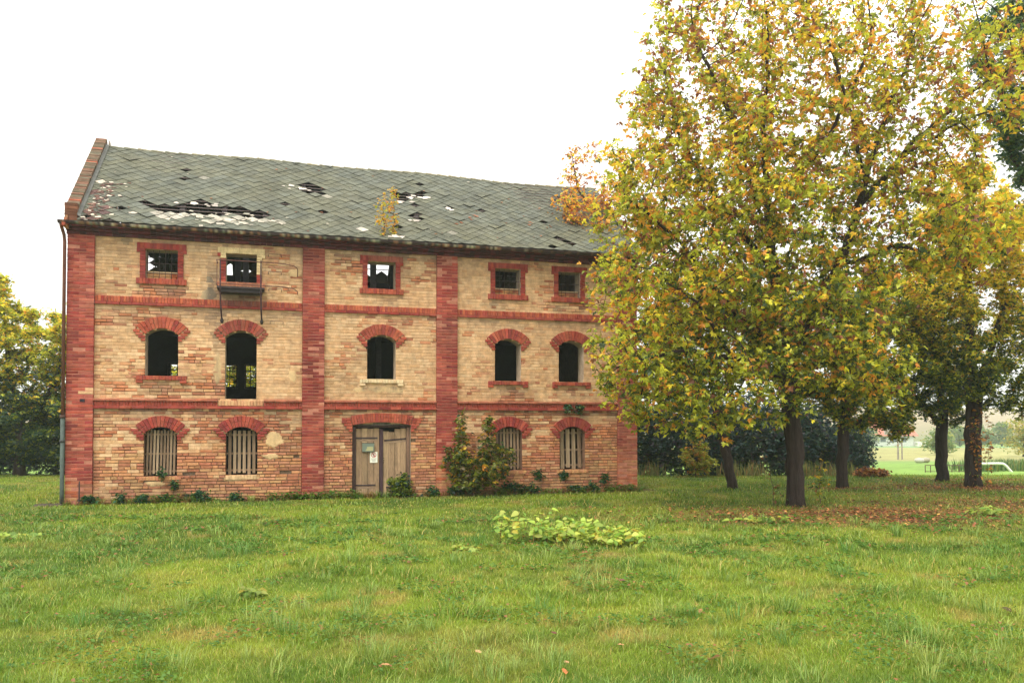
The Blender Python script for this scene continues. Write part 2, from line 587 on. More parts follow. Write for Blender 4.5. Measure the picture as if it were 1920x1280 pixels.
def grow(seedlines, blobs, natt, r, step=.28, infl=1.5, kill=.5, iters=120, wob=.12):
    """space colonisation: seedlines = list of polylines of (x,y,z); blobs = (cx,cy,cz,rx,ry,rz,weight).
    returns nodes, parent index"""
    nodes, par = [], []
    for ln in seedlines:
        prev = -1
        if nodes:
            d = np.linalg.norm(np.array(nodes) - np.array(ln[0]), axis=1)
            prev = int(d.argmin())
        pts = [np.array(ln[0], float)]
        for q in ln[1:]:
            q = np.array(q, float)
            k = max(1, int(np.linalg.norm(q - pts[-1]) / step))
            p0 = pts[-1]
            for t in range(1, k + 1):
                pts.append(p0 + (q - p0) * t / k)
        for i, p in enumerate(pts):
            if i == 0 and prev >= 0: continue
            jit = r.normal(0, .018, 3) if i else 0
            nodes.append(p + jit)
            par.append(prev)
            prev = len(nodes) - 1
    wsum = sum(b[6] for b in blobs)
    att = []
    for cx, cy, cz, rx, ry, rz, wt in blobs:
        k = int(natt * wt / wsum)
        d = unit(r.normal(0, 1, (k, 3))) * (r.random(k) ** .42)[:, None]
        att.append(np.array([cx, cy, cz]) + d * np.array([rx, ry, rz]))
    att = np.concatenate(att)
    att = att[att[:, 2] > .35]
    N = np.array(nodes)
    best = np.full(len(att), 1e9)
    bi = np.zeros(len(att), int)
    for s in range(0, len(N), 200):
        d = np.linalg.norm(att[:, None] - N[None, s:s + 200], axis=2)
        j = d.argmin(1)
        m = d[np.arange(len(att)), j]
        u = m < best
        best[u] = m[u]
        bi[u] = j[u] + s
    nodes = list(N)
    for it in range(iters):
        act = best < (infl if it > 25 else 99)
        if not act.any(): break
        dirs = {}
        v = unit(att[act] - np.array(nodes)[bi[act]])
        ids = bi[act]
        acc = np.zeros((len(nodes), 3))
        np.add.at(acc, ids, v)
        src = np.unique(ids)
        d = unit(acc[src] + r.normal(0, wob, (len(src), 3)) + np.array([0, 0, .05]))
        new = np.array(nodes)[src] + d * step
        st = len(nodes)
        nodes.extend(list(new))
        par.extend(list(src))
        dd = np.linalg.norm(att[:, None] - new[None], axis=2)
        j = dd.argmin(1)
        m = dd[np.arange(len(att)), j]
        u = m < best
        best[u] = m[u]
        bi[u] = j[u] + st
        keep = best > kill
        att, best, bi = att[keep], best[keep], bi[keep]
        if len(att) == 0 or len(nodes) > 15000: break
    return np.array(nodes), np.array(par)


def skeleton_mesh(name, N, par, r_tip, r_base, mat, parent, col, minr=None, flare=0.0, exp=2.2):
    n = len(N)
    ch = [[] for _ in range(n)]
    for i, p in enumerate(par):
        if p >= 0: ch[p].append(i)
    rad = np.zeros(n)
    order = []
    stack = [i for i in range(n) if par[i] < 0]
    while stack:
        i = stack.pop()
        order.append(i)
        stack.extend(ch[i])
    for i in reversed(order):
        rad[i] = r_tip if not ch[i] else sum(rad[c] ** exp for c in ch[i]) ** (1 / exp)
    sc = math.log(r_base / r_tip) / max(1e-6, math.log(rad[0] / r_tip))
    rad = r_tip * (rad / r_tip) ** sc
    if flare:
        hgt = N[:, 2] - N[0, 2]
        rad = rad * (1 + flare * np.exp(-hgt / .22) * (rad > .3 * r_base))
    mb = MB()
    tw = []
    done = set()
    st = [(i, -1) for i in range(n) if par[i] < 0]
    while st:
        i, p = st.pop()
        chain = ([p] if p >= 0 else []) + [i]
        while ch[chain[-1]]:
            cs = sorted(ch[chain[-1]], key=lambda c: -rad[c])
            for c in cs[1:]:
                st.append((c, chain[-1]))
            chain.append(cs[0])
        if len(chain) < 2: continue
        rr = [rad[k] for k in chain]
        if p >= 0: rr[0] = min(rr[0], rr[1] * 1.25)
        big = max(rr)
        sides = 26 if big > .1 else (7 if big > .035 else (5 if big > .015 else 3))
        cc = [tuple(np.array(col) * random.uniform(.8, 1.2))] * 0
        mb.tube([N[k] for k in chain], rr, sides, col, cap=True, relief=.13)
    o = mb.build(name, mat, parent, smooth=True)
    return o, rad


def pal(r, n, entries):
    """pick colours from weighted entries [(weight array or scalar, rgb)] with value jitter"""
    Wt = np.stack([np.broadcast_to(np.asarray(wt, float), (n,)) for wt, _ in entries], 1)
    Wt = np.clip(Wt, 0, None) + 1e-9
    cs = np.cumsum(Wt / Wt.sum(1, keepdims=True), 1)
    k = (r.random(n)[:, None] > cs).sum(1).clip(0, len(entries) - 1)
    c = np.array([e[1] for e in entries])[k]
    return c * (.75 + .5 * r.random(n))[:, None]


LG, LYG, LY, LO, LB, LDG, LBG = (lin(122, 132, 40), lin(170, 174, 52), lin(234, 194, 56), lin(226, 154, 54), lin(150, 98, 66), lin(66, 88, 42), lin(40, 68, 50))


def tree(name, label, cat, base, seedlines, blobs, natt, nleaf, size, palette, r_base, seed, group=None, droop=.5, step=.28, infl=1.5, kill=.5,
         rthr=.03, spread=.21, barkc=None, flare=.35, nl=3, tip=.006, jitter_leaf=1.0, airy=None):
    r = np.random.default_rng(seed)
    bz = float(gz(np.array([base[0]]), np.array([base[1]]))[0])
    root = empty(name, (base[0], base[1], bz), 0, label, cat, group)
    N, par = grow(seedlines, blobs, natt, r, step, infl, kill)
    o, rad = skeleton_mesh('trunk', N, par, tip, r_base, M['bark'], root, barkc if barkc is not None else lin(60, 50, 46), flare=flare)
    cand = np.where((rad < rthr) & (N[:, 2] > .5))[0]
    pick = r.choice(cand, nleaf)
    dens = fbm(N[pick, 0] * .9 + N[pick, 1] * .5, N[pick, 2] * .9, seed, 3)
    pick = pick[r.random(nleaf) < np.clip((dens - .18) * 3.2, .6, 1)]
    if airy:                                  # the top of the crown has lost more of its leaves
        pick = pick[r.random(len(pick)) > airy[2] * sstep(airy[0], airy[1], N[pick, 2])]
    tt = r.random((len(pick), 1))
    pp = np.where(par[pick] >= 0, par[pick], pick)
    P = N[pick] * tt + N[pp] * (1 - tt)
    P = P + r.normal(0, spread * .5, (len(P), 3)) * jitter_leaf
    P[:, 2] -= .05
    P = P[P[:, 2] > .25]
    sz = size * (.7 + .6 * r.random(len(P)))
    V, F, I = compound(P, sz, droop, r, nl=nl)
    c = np.clip(palette(P, r) * 1.3, 0, .9)
    c = c[I] * (.88 + .24 * r.random(len(I)))[:, None]
    np_mesh('crown', V, F, np.repeat(c, 4, 0), M['leaf'], root)
    return root


# main tree: trunk, fork at 4 m, long limb leaning right
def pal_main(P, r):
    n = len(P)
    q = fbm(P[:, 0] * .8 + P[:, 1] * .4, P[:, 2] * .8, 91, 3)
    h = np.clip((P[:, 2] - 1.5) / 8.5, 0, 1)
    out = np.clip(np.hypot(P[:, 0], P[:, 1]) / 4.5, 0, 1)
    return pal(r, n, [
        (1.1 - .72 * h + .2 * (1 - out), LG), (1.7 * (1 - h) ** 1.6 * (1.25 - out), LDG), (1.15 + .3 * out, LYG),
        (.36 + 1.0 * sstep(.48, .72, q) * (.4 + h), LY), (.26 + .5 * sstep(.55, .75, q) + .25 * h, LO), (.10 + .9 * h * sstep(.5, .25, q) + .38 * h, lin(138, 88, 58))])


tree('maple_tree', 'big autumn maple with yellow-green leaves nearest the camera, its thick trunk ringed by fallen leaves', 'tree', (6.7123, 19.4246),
     [[(0, 0, -.1), (0.0, 0, 1.2), (-.08, .05, 2.4), (-.12, .1, 3.6), (-.35, .2, 5.2), (-.55, .3, 7.0), (-.65, .2, 9.0), (-.6, 0, 10.6)],
      [(-.1, .08, 3.3), (.45, -.2, 4.6), (1.05, -.4, 5.9), (1.35, -.5, 7.0), (1.75, -.6, 8.6), (2.4, -.7, 10.2)],
      [(1.3, -.5, 6.9), (2.3, -.8, 8.2), (3.6, -1.1, 9.4), (4.6, -1.2, 10.0)],
      [(1.02, -.4, 5.6), (1.9, -.9, 6.0), (3.0, -1.1, 5.7), (3.7, -1.2, 5.3)],
      [(-.12, .1, 3.4), (-1.2, .5, 4.6), (-2.3, .4, 5.6), (-3.4, .2, 6.7)],
      [(-.1, .1, 2.9), (-1.4, -.6, 3.4), (-2.8, -1.0, 3.6), (-4.2, -1.2, 3.3)],
      [(-.5, .25, 6.2), (-1.3, -.8, 7.6), (-1.9, -1.0, 9.2)], [(-.45, .2, 5.6), (-1.6, 0, 7.0), (-2.7, -.2, 8.6), (-3.1, -.2, 10.2)],
      [(-.1, .1, 3.1), (.6, 1.4, 4.2), (1.2, 2.6, 5.2)],
      [(-.05, .0, 2.5), (.7, -.8, 2.9), (1.3, -1.4, 2.8)],
      [(-.6, .2, 7.4), (-1.6, -.5, 9.0), (-2.6, -.9, 10.8)], [(-.6, .1, 7.0), (.5, -.8, 8.4), (1.3, -1.3, 10.4)], [(1.5, -.55, 7.4), (.9, -1.2, 8.8), (.2, -1.6, 10.4)],
      [(-1.6, .3, 5.0), (-3.0, -.9, 6.2), (-4.2, -1.3, 7.0)], [(2.0, -.7, 7.9), (3.2, -1.5, 8.6), (4.3, -1.7, 9.0)], [(-1.6, -.6, 3.5), (-2.6, -1.3, 4.6), (-3.7, -1.6, 5.3)]],
     [(-2.9, -.2, 5.6, 2.3, 2.4, 2.6, 1.5), (-3.6, -.5, 3.5, 1.5, 1.9, 1.5, .9), (-1.0, -.3, 6.5, 2.6, 2.8, 3.0, 1.6), (-1.2, -.2, 9.6, 2.4, 2.4, 2.6, 1.2),
      (1.2, -.5, 10.0, 2.6, 2.2, 2.2, .9), (3.6, -1.1, 9.3, 1.7, 1.4, 1.2, .4), (2.6, -1, 6.3, 1.9, 1.7, 1.2, .55), (.4, -.8, 4.6, 1.7, 1.9, 1.5, .75),
      (-1.8, -1.2, 2.8, 1.9, 1.4, 1.0, .6), (-3.2, -1.0, 2.4, 1.2, 1.2, .8, .35), (-2.2, -1.0, 2.0, .9, .9, .5, .25), (.6, -1.0, 3.4, 1.3, 1.3, .8, .4), (0, 1.8, 6.4, 2.6, 1.6, 3, .7), (1.6, -.6, 7.6, 1.6, 1.6, 1.6, .5),
      (1.6, -.9, 3.1, .9, .9, .8, .3), (-2.9, -.3, 9.8, 1.3, 1.5, 1.9, .7), (-3.3, -.3, 8.0, 1.4, 1.6, 1.6, .7), (-1.2, 0, 11.8, 2.4, 2, 1.5, .8), (1.7, -.5, 11.8, 2.6, 1.8, 1.3, .7), (3.8, -1.1, 10.8, 1.7, 1.3, 1.2, .5), (.9, -.3, 9.0, 1.5, 1.6, 2.0, 1.0), (2.7, -.9, 8.0, 1.6, 1.4, 1.5, .7), (3.3, -1, 6.6, 1.4, 1.4, 1.3, .5), (.3, .2, 7.4, 1.3, 1.6, 1.6, .6)],
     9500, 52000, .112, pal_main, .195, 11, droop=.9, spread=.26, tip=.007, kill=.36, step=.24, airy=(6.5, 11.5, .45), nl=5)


def pal_yellow(P, r):
    n = len(P)
    h = np.clip((P[:, 2] - 3.5) / 4.0, 0, 1)
    q = fbm(P[:, 0] * .7, P[:, 2] * .7, 93, 3)
    return pal(r, n, [(1.6 * (1 - h), LDG), (.9 * (1 - h) + .2, LG), (.5, LYG), (3.6 * h * (.4 + q) + .15, LY), (.3 * h + .05, LO)])


tree('yellow_maple_tree', 'golden yellow maple with an upright trunk at the right, a vine climbing its bark', 'tree', (14.272, 25.389),
     [[(0, 0, -.1), (0, 0, 1.6), (.1, 0, 3.0), (.0, .1, 4.6), (-.1, 0, 6.2), (0, 0, 8.6)], [(.05, 0, 2.9), (.5, 0, 4.0), (.9, -.2, 5.6), (1.0, 0, 7.5)],
      [(.08, 0, 2.6), (-.9, .2, 4.2), (-1.6, .2, 5.6)], [(.05, 0, 2.5), (1.0, -.4, 2.6), (2.0, -.5, 2.3)]],
     [(0, 0, 7.4, 2.1, 2.0, 2.6, 1.6), (-1.2, 0, 5.4, 1.7, 1.8, 1.8, 1.0), (1.3, 0, 5.2, 1.7, 1.8, 2.0, 1.0), (0, -.2, 4.0, 2.6, 1.8, 1.3, .9), (1.8, -.4, 2.6, 1.2, .9, .7, .25), (-.2, 0, 9.6, 1.2, 1, 1.0, .35), (1.7, 0, 7.6, 1.5, 1.5, 1.9, .8)],
     2000, 52000, .10, pal_yellow, .22, 12, step=.3)


def pal_dark(P, r):
    n = len(P)
    h = np.clip((P[:, 2] - 2) / 5.0, 0, 1)
    return pal(r, n, [(1.5, LDG), (.7 + .5 * h, LG), (.25 + .5 * h, LYG), (.06 + .1 * h, LY), (.05, LO), (.8 - .5 * h, LBG)])


tree('maple_tree', 'dark green maple with a short swollen trunk, just left of the golden maple', 'tree', (14.66, 28.02),
     [[(0, 0, -.1), (0, 0, 1.2), (.1, 0, 2.4), (-.3, 0, 4.2), (-.6, 0, 6.0)], [(.05, 0, 1.9), (-1.0, 0, 3.0), (-2.2, 0, 3.6), (-3.2, 0, 3.8)]],
     [(-.6, 0, 4.8, 2.4, 2.0, 2.2, 1.3), (-2.8, 0, 3.8, 1.7, 1.5, 1.3, .6), (0, 0, 3.0, 1.9, 1.6, 1.1, .6), (-1.0, 0, 6.6, 1.8, 1.6, 1.4, .5), (-1.9, -.4, 5.6, 1.6, 1.4, 1.6, .4)],
     1500, 40000, .10, pal_dark, .18, 13, step=.3)


def pal_olive(P, r):
    n = len(P)
    h = np.clip((P[:, 2] - 1.5) / 4, 0, 1)
    q = fbm(P[:, 0] * .9, P[:, 2] * .9, 95, 3)
    return pal(r, n, [(1.1 - .5 * h, LDG), (1.0, LG), (.5 + .5 * h, LYG), (.15 + .5 * sstep(.5, .7, q), LY), (.15, LO), (.12, LB)])


tree('maple_tree', 'slim maple with a bare leaning trunk between the brick corner and the big maple', 'tree', (6.596, 24.755),
     [[(.05, 0, -.1), (0, 0, .5), (-.2, 0, 1.5), (-.5, .1, 3.0), (-.9, .1, 4.8)], [(-.35, 0, 2.3), (-1.4, 0, 3.8), (-1.9, 0, 4.8)], [(-.4, 0, 2.6), (.6, 0, 4.0), (1.2, 0, 5.2)]],
     [(-1.2, 0, 4.6, 2.2, 1.6, 1.7, 1.0), (.8, 0, 4.6, 1.8, 1.6, 1.6, .7), (-.4, 0, 6.2, 2.0, 1.6, 1.2, .6), (-2.2, -.3, 3.2, 1.2, 1, 1.0, .35)],
     1200, 30000, .10, pal_olive, .145, 14, flare=.2)
tree('maple_tree', 'smaller maple whose low orange-tipped branches droop behind the big trunk', 'tree', (10.058, 24.963),
     [[(0, 0, -.1), (0, 0, .8), (.02, 0, 2.0), (.1, 0, 3.6), (.1, 0, 5.2)], [(.02, 0, 1.6), (.7, -.2, 2.2), (1.4, -.3, 2.2)], [(.02, 0, 2.0), (-.8, 0, 3.0), (-1.5, 0, 3.8)]],
     [(.7, -.2, 2.9, 1.4, 1.2, 1.2, .8), (.2, 0, 4.6, 1.8, 1.6, 1.6, .9), (-1.0, 0, 3.6, 1.3, 1.3, 1.3, .5), (1.5, -.3, 2.2, .8, .8, .8, .35), (.8, 0, 6.0, 1.4, 1.4, 1.0, .35)],
     1200, 27000, .10, pal_olive, .155, 15)


def pal_teal(P, r):
    n = len(P)
    return pal(r, n, [(1.0, lin(60, 92, 60)), (.8, lin(84, 112, 56)), (.5, lin(120, 130, 56)), (.3, LBG)])


tree('maple_tree', 'tall bluish green tree whose boughs reach in at the upper right edge', 'tree', (14.3, 20.4),
     [[(0, 0, -.1), (0, 0, 3), (-.2, 0, 6), (-.3, 0, 9), (-.4, 0, 11.5)], [(-.1, 0, 5.5), (-1.2, 0, 7.5), (-2.0, 0, 9.2)]],
     [(-.9, 0, 9.9, 1.6, 1.6, 1.9, 1), (-1.3, 0, 11.6, 1.7, 1.6, 1.3, .8), (-.8, 0, 8.2, 1.1, 1.3, .9, .5), (.8, 0, 9.8, 1.9, 1.8, 2.4, .9)],
     1200, 26000, .10, pal_teal, .26, 16, step=.3)


def pal_rust(P, r):
    n = len(P)
    h = np.clip((P[:, 2] - 5.5) / 4, 0, 1)
    return pal(r, n, [(.9, lin(222, 150, 60)), (.7, LB), (.5, LY), (.5 * (1 - h) + .1, LYG)])


tree('maple_tree', 'sparse rusty orange tree rising at the far end of the slate roof', 'tree', (3.75, 26.1),
     [[(0, 0, -.1), (0, 0, 3), (-.1, 0, 5.5), (-.5, -.3, 7.5), (-.9, -.4, 9.2)], [(-.1, 0, 5.2), (-.9, -1.0, 7.0), (-1.9, -1.5, 8.2)], [(0, 0, 5.0), (.6, 0, 7.0), (.9, 0, 8.6)],
      [(-.7, -.3, 7.8), (-1.7, -.5, 9.4), (-1.9, -.5, 10.6)]],
     [(-.6, -.4, 8.6, 1.0, .8, 1.2, .9), (-1.8, -1.4, 8.3, 1.1, .7, .8, .6), (-1.9, -.5, 9.8, .45, .5, 1.1, .4), (.7, 0, 8.0, 1.2, 1.0, 1.4, .8), (0, 0, 6.6, 1.4, 1.2, 1.0, .8), (-.9, -.4, 10.0, .4, .4, .9, .3)],
     900, 4600, .105, pal_rust, .15, 17, step=.25, infl=1.0, kill=.4)


def pal_leftbg(P, r):
    n = len(P)
    h = np.clip((P[:, 2] - 2.2) / 3.4, 0, 1)
    q = fbm(P[:, 0] * .6, P[:, 2] * .6, 97, 3)
    return pal(r, n, [(1.3 * (1 - h), LBG), (1.0 * (1 - .7 * h), LDG), (.6, LG), (1.8 * h, LYG), (1.7 * h * (.3 + q), LY), (.18 * h, LO)])


tree('maple_tree', 'yellow-topped spreading tree beyond the left corner of the brick building', 'tree', (-19.2, 32.0),
     [[(0, 0, -.1), (0, 0, 1.5), (-.3, 0, 3.2), (-.6, 0, 5.2), (-.9, 0, 7.2)], [(0, 0, 1.5), (1.0, -.2, 2.6), (1.7, -.3, 4.2), (2.2, -.4, 6.0)]],
     [(-.6, 0, 5.0, 2.3, 1.8, 2.0, 1.2), (-.9, 0, 7.1, .7, .7, 1.1, .25), (1.4, 0, 4.8, 1.5, 1.6, 1.9, .9), (2.6, 0, 5.4, 1.4, 1.2, 2.0, .6), (0, -.4, 2.2, 2.8, 1.8, 1.7, 1.3), (2.4, -.3, 2.0, 2.2, 1.6, 1.7, 1.0), (-3.5, 0, 4.0, 2.2, 2.0, 2.6, .9), (.6, .4, 4.2, 2.6, 1.8, 2.2, 1.2), (3.6, .2, 3.6, 1.6, 1.4, 2.2, .7)],
     2600, 58000, .13, pal_leftbg, .2, 18, step=.32, infl=1.7)
tree('maple_tree', 'yellow-green tree behind the building, glimpsed through its empty windows', 'tree', (-12.2, 35.5),
     [[(0, 0, -.1), (0, 0, 2.0), (.2, 0, 4.2), (.2, 0, 6.4)]],
     [(0, 0, 4.6, 2.6, 2.2, 2.6, 1.0), (-2.8, 0, 4.2, 1.6, 1.5, 1.8, .6), (-1.2, 0, 2.8, 2, 1.6, 1.6, .6), (1.6, 0, 3.4, 2, 1.6, 2.0, .6)],
     1000, 14000, .16, pal_leftbg, .2, 19, step=.34, infl=1.8)


def shrub(name, label, cat, base, blobs, natt, nleaf, size, palette, seed, group=None, r_base=.03, stems=None, droop=.4, z=None, kill=.22, step=.14, infl=.9, spread=.14, nl=3, thr=.012, zmin=.0):
    r = np.random.default_rng(seed)
    bz = float(gz(np.array([base[0]]), np.array([base[1]]))[0]) if z is None else z
    root = empty(name, (base[0], base[1], bz), 0, label, cat, group)
    stems = stems or [[(0, 0, -.05), (0, 0, .15)]]
    o_att = blobs
    N, par = grow_low(stems, o_att, natt, r, step, infl, kill)
    o, rad = skeleton_mesh('stem', N, par, .003, r_base, M['bark'], root, lin(92, 76, 60))
    cand = np.where(rad < thr)[0]
    if len(cand) < 5: cand = np.arange(len(N))
    pick = r.choice(cand, nleaf)
    P = N[pick] + r.normal(0, spread * .5, (nleaf, 3))
    P = P[P[:, 2] > zmin]
    V, F, I = compound(P, size * (.7 + .6 * r.random(len(P))), droop, r, nl=nl)
    c = palette(P, r)[I] * (.88 + .24 * r.random(len(I)))[:, None]
    np_mesh('foliage', V, F, np.repeat(c, 4, 0), M['leaf'], root)
    return root


def grow_low(stems, blobs, natt, r, step, infl, kill):
    lifted = [tuple(b) for b in blobs]
    off = 1.0                                # grow() drops points near the ground: lift, grow, lower again
    st = [[(p[0], p[1], p[2] + off) for p in s] for s in stems]
    bl = [(b[0], b[1], b[2] + off, b[3], b[4], b[5], b[6]) for b in lifted]
    N, par = grow(st, bl, natt, r, step, infl, kill, 80)
    N = N - np.array([0, 0, off])
    return N, par


def pal_hedge(P, r):
    return pal(r, len(P), [(1.2, lin(46, 72, 72)), (.8, lin(56, 84, 66)), (.5, lin(72, 66, 76)), (.2, lin(96, 110, 58))])


hedge_spots = [(4.6, 33.2, 3.2), (7.0, 32.3, 3.6), (9.4, 32.8, 3.4), (11.7, 32.4, 3.0), (13.6, 33.0, 2.3), (2.0, 34.4, 3.8), (-.6, 35.0, 3.6), (-21.6, 34.2, 3.0), (-18.6, 33.9, 2.7), (-15.6, 34.4, 3.0)]
first = None
HL = ['dark blue-green thicket shrub standing behind the small yellow-green bush', 'dark thicket shrub showing between the leaning trunk and the big trunk', 'dark thicket shrub directly behind the big maple trunk',
      'dark thicket shrub behind the smaller maple with drooping boughs', 'lowest thicket shrub, at the right end of the dark row', 'dark thicket shrub next to the right brick corner of the building', 'dark thicket shrub hidden behind the right end of the building',
      'dark shrub below the yellow-topped tree, at the left edge', 'dark shrub at the foot of the yellow-topped tree trunk', 'dark shrub between the yellow-topped tree and the left corner of the building']
for i, (hx, hy, hh) in enumerate(hedge_spots):
    if i < 3:
        root = shrub('thicket_shrub', HL[i], 'shrub', (hx, hy),
                     [(0, 0, hh * .5, 1.7, 1.2, hh * .52, 1), (.8, -.3, hh * .3, 1.2, 1.0, hh * .32, .5), (-.8, -.3, hh * .3, 1.2, 1.0, hh * .32, .5)],
                     700, 5500, .16, pal_hedge, 60 + i, 'shrubs of the dark thicket', .05, [[(0, 0, -.05), (0, 0, .5)]], kill=.3, step=.25, infl=1.5, spread=.4, thr=.03)
        if i == 0: first = root
        protos = (protos + [root]) if i else [root]
    else:
        src = protos[i % 3]
        c = src.copy()
        COL.objects.link(c)
        c.location = (hx, hy, float(gz(np.array([hx]), np.array([hy]))[0]))
        c.rotation_euler = (0, 0, i * 1.3)
        c['label'] = HL[i]
        s = hh / hedge_spots[i % 3][2]
        c.scale = (s, s, s)
        for k in src.children:
            kc = k.copy()
            COL.objects.link(kc)
            kc.parent = c

shrub('yellow_shrub', 'small yellow-green bush at the lawn edge between the brick corner and the leaning trunk', 'shrub', (6.75, 30.2),
      [(0, 0, .8, .62, .4, .7, 1), (.35, 0, .5, .5, .35, .4, .5), (-.1, 0, 1.3, .3, .3, .4, .3)], 260, 900, .11, lambda P, r: pal(r, len(P), [(1, LYG), (.8, lin(190, 176, 84)), (.5, LG), (.3, LO)]), 70)
shrub('dry_grass_heap', 'heap of orange dead leaves and stalks right of the smaller maple', 'brush heap', (13.2, 30.2),
      [(0, 0, .14, .75, .3, .16, 1)], 160, 700, .12, lambda P, r: pal(r, len(P), [(1, lin(176, 110, 64)), (.6, lin(196, 144, 72)), (.7, lin(110, 76, 56))]), 71, zmin=-.02)
for i, (hx, hy) in enumerate([(8.2, 30.6), (9.1, 30.9), (10.9, 30.7), (11.6, 31.0), (12.4, 30.9), (5.2, 30.8)]):
    r = np.random.default_rng(300 + i)
    n = 130
    P = np.stack([r.normal(0, .28, n).clip(-.5, .5), r.normal(0, .15, n).clip(-.3, .3), np.zeros(n) - .02], 1)
    D = unit(np.stack([r.normal(0, .16, n), r.normal(0, .16, n), np.ones(n)], 1))
    h = .2 + .5 * r.random(n)
    V, F = leaf_geo(P, D, unit(r.normal(0, 1, (n, 3)) * np.array([1, 1, .1])), h, np.full(n, .03))
    c = pal(r, n, [(1, lin(140, 136, 84)), (.9, lin(112, 124, 66)), (.5, lin(160, 124, 78))])
    o = np_mesh('tall_grass_clump', V, F, np.repeat(c, 4, 0), M['grass'])
    o.location = (hx, hy, float(gz(np.array([hx]), np.array([hy]))[0]))
    tag(o, ['pale tall grass clump right behind the leaning trunk', 'pale tall grass clump midway between leaning trunk and big trunk', 'tall dry grass clump just right of the big maple trunk',
            'dense tall grass clump between the big trunk and the smaller maple', 'tall grass clump at the left of the smaller maple trunk', 'low dry grass clump at the left side of the yellow-green bush'][i], 'grass clump', 'tall grass clumps along the thicket')

# ------------------------------------------------------------------ the brick granary
TH = R(16.2786)
A0 = Vector((-10.7846, 19.8123, 0))
EU = Vector((math.cos(TH), math.sin(TH), 0))
EN = Vector((-math.sin(TH), math.cos(TH), 0))


def wpt(u, n, z=0.0):
    p = A0 + EU * u + EN * n
    return (p.x, p.y, z)


LEN, DEP, HW = 15.05, 6.4, 6.62
house = empty('brick_granary', A0, TH, 'long three-storey derelict brick granary with grey slate roof and boarded or empty windows', 'building')

OP = []      # openings: dict(u0,u1,z0,zs(spring),zc(crown))


def op(kind, u0, u1, z0, z1, zs=None):
    OP.append(dict(k=kind, u0=u0, u1=u1, z0=z0, z1=z1, zs=zs if zs is not None else z1))


for u in (1.74, 3.63, 7.21, 10.74, 12.61):
    op('top', u, u + .75 if u != 12.61 else u + .68, 5.56, 6.29)
for u in (1.75, 3.63, 7.21, 10.74, 12.63):
    op('mid', u, u + .76, 2.55 if u == 3.63 else 3.13, 4.32, 4.16)
for u in (1.74, 3.66, 10.77, 12.66):
    op('low', u, u + .76, .63, 1.86, 1.70)
op('door', 6.83, 8.38, -.1, 1.98, 1.90)
BOP = [dict(u0=u, u1=u + w_, z0=3.1, z1=3.87) for u, w_ in ((1.6, .75), (2.95, .74), (3.92, .5))]      # openings of the back wall


def arc_z(o, u):
    """top of the opening above u"""
    if o['zs'] >= o['z1'] - 1e-6: return o['z1']
    h = (o['u1'] - o['u0']) / 2
    r_ = o['z1'] - o['zs']
    Rr = (h * h + r_ * r_) / (2 * r_)
    m = (o['u0'] + o['u1']) / 2
    d = np.clip(np.abs(u - m), 0, h)
    return o['z1'] - Rr + np.sqrt(Rr * Rr - d * d)


def blocked(z):
    out = []
    for o in OP:
        if o['z0'] <= z <= o['z1']:
            if z <= o['zs']:
                out.append((o['u0'], o['u1']))
            else:
                h = (o['u1'] - o['u0']) / 2
                r_ = o['z1'] - o['zs']
                Rr = (h * h + r_ * r_) / (2 * r_)
                k = Rr * Rr - (z - (o['z1'] - Rr)) ** 2
                if k > 0:
                    m = (o['u0'] + o['u1']) / 2
                    out.append((m - math.sqrt(k), m + math.sqrt(k)))
    return sorted(out)


TAN1, TAN2, TAN3 = lin(202, 162, 118), lin(214, 182, 142), lin(182, 136, 98)
ORG, RED, BUF, BRN, PNK = lin(186, 104, 66), lin(158, 80, 60), lin(196, 148, 100), lin(128, 84, 62), lin(184, 122, 92)


def wash(u, z):
    """how much tan limewash is left on the wall, 0..1"""
    n = fbm(u * .75, z * .95, 101, 4)
    n2 = fbm(u * 2.3, z * 5.5, 111, 3)
    b = np.where(z > 4.9, .80, np.where(z > 2.4, .76, np.interp(z, [0, .9, 1.3, 1.8, 2.4], [-.1, .0, .12, .42, .55])))
    v = b + (n - .5) * 1.25 + (n2 - .5) * 1.0
    def spot(cu, cz, ru, rz, a):
        return a * np.exp(-(((u - cu) / ru) ** 2 + ((z - cz) / rz) ** 2))
    v = v - spot(2.3, 5.25, 1.1, .30, .55) - spot(8.7, 5.75, .55, .45, .5) - spot(6.7, 6.05, .5, .3, .4) - spot(13.6, 5.3, .9, .28, .4) - spot(2.2, 2.9, 1.8, .3, .45) \
        - spot(2.9, 3.6, .3, .5, .3) - spot(1.6, 4.55, 1, .25, .3) - spot(13.2, 2.8, .8, .2, .3) - spot(9.0, 1.3, .4, .9, .2)
    v = v + spot(11, 4.0, 1.9, .9, .22) + spot(7.4, 2.85, 1, .22, .4) + spot(5.0, 3.6, .5, .9, .25) + spot(1.2, 3.7, .5, .8, .25) + spot(6.4, 3.6, .4, .8, .2) + spot(11.9, 6.0, 2, .45, .3)
    return np.clip(v, 0, 1)


def plaster(u, z):
    """patches where render still covers the bricks"""
    def spot(cu, cz, ru, rz):
        return np.exp(-(((u - cu) / ru) ** 2 + ((z - cz) / rz) ** 2))
    k = np.maximum.reduce([spot(5.35, 5.85, .16, .2), spot(4.85, 1.5, .26, .22), spot(4.75, 1.12, .22, .09), spot(5.3, 3.2, .14, .18) * .8,
                           spot(3.2, 5.3, .22, .35) * .9, spot(3.45, 3.3, .09, .4) * .8, spot(7.6, 2.85, .7, .12) * .9, spot(4.0, .55, .45, .06), spot(2.05, .45, .45, .1) * .85])
    return sstep(.47, .56, np.sqrt(k) * (.15 + 1.25 * fbm(u * 3.2, z * 4.6, 121, 5)))


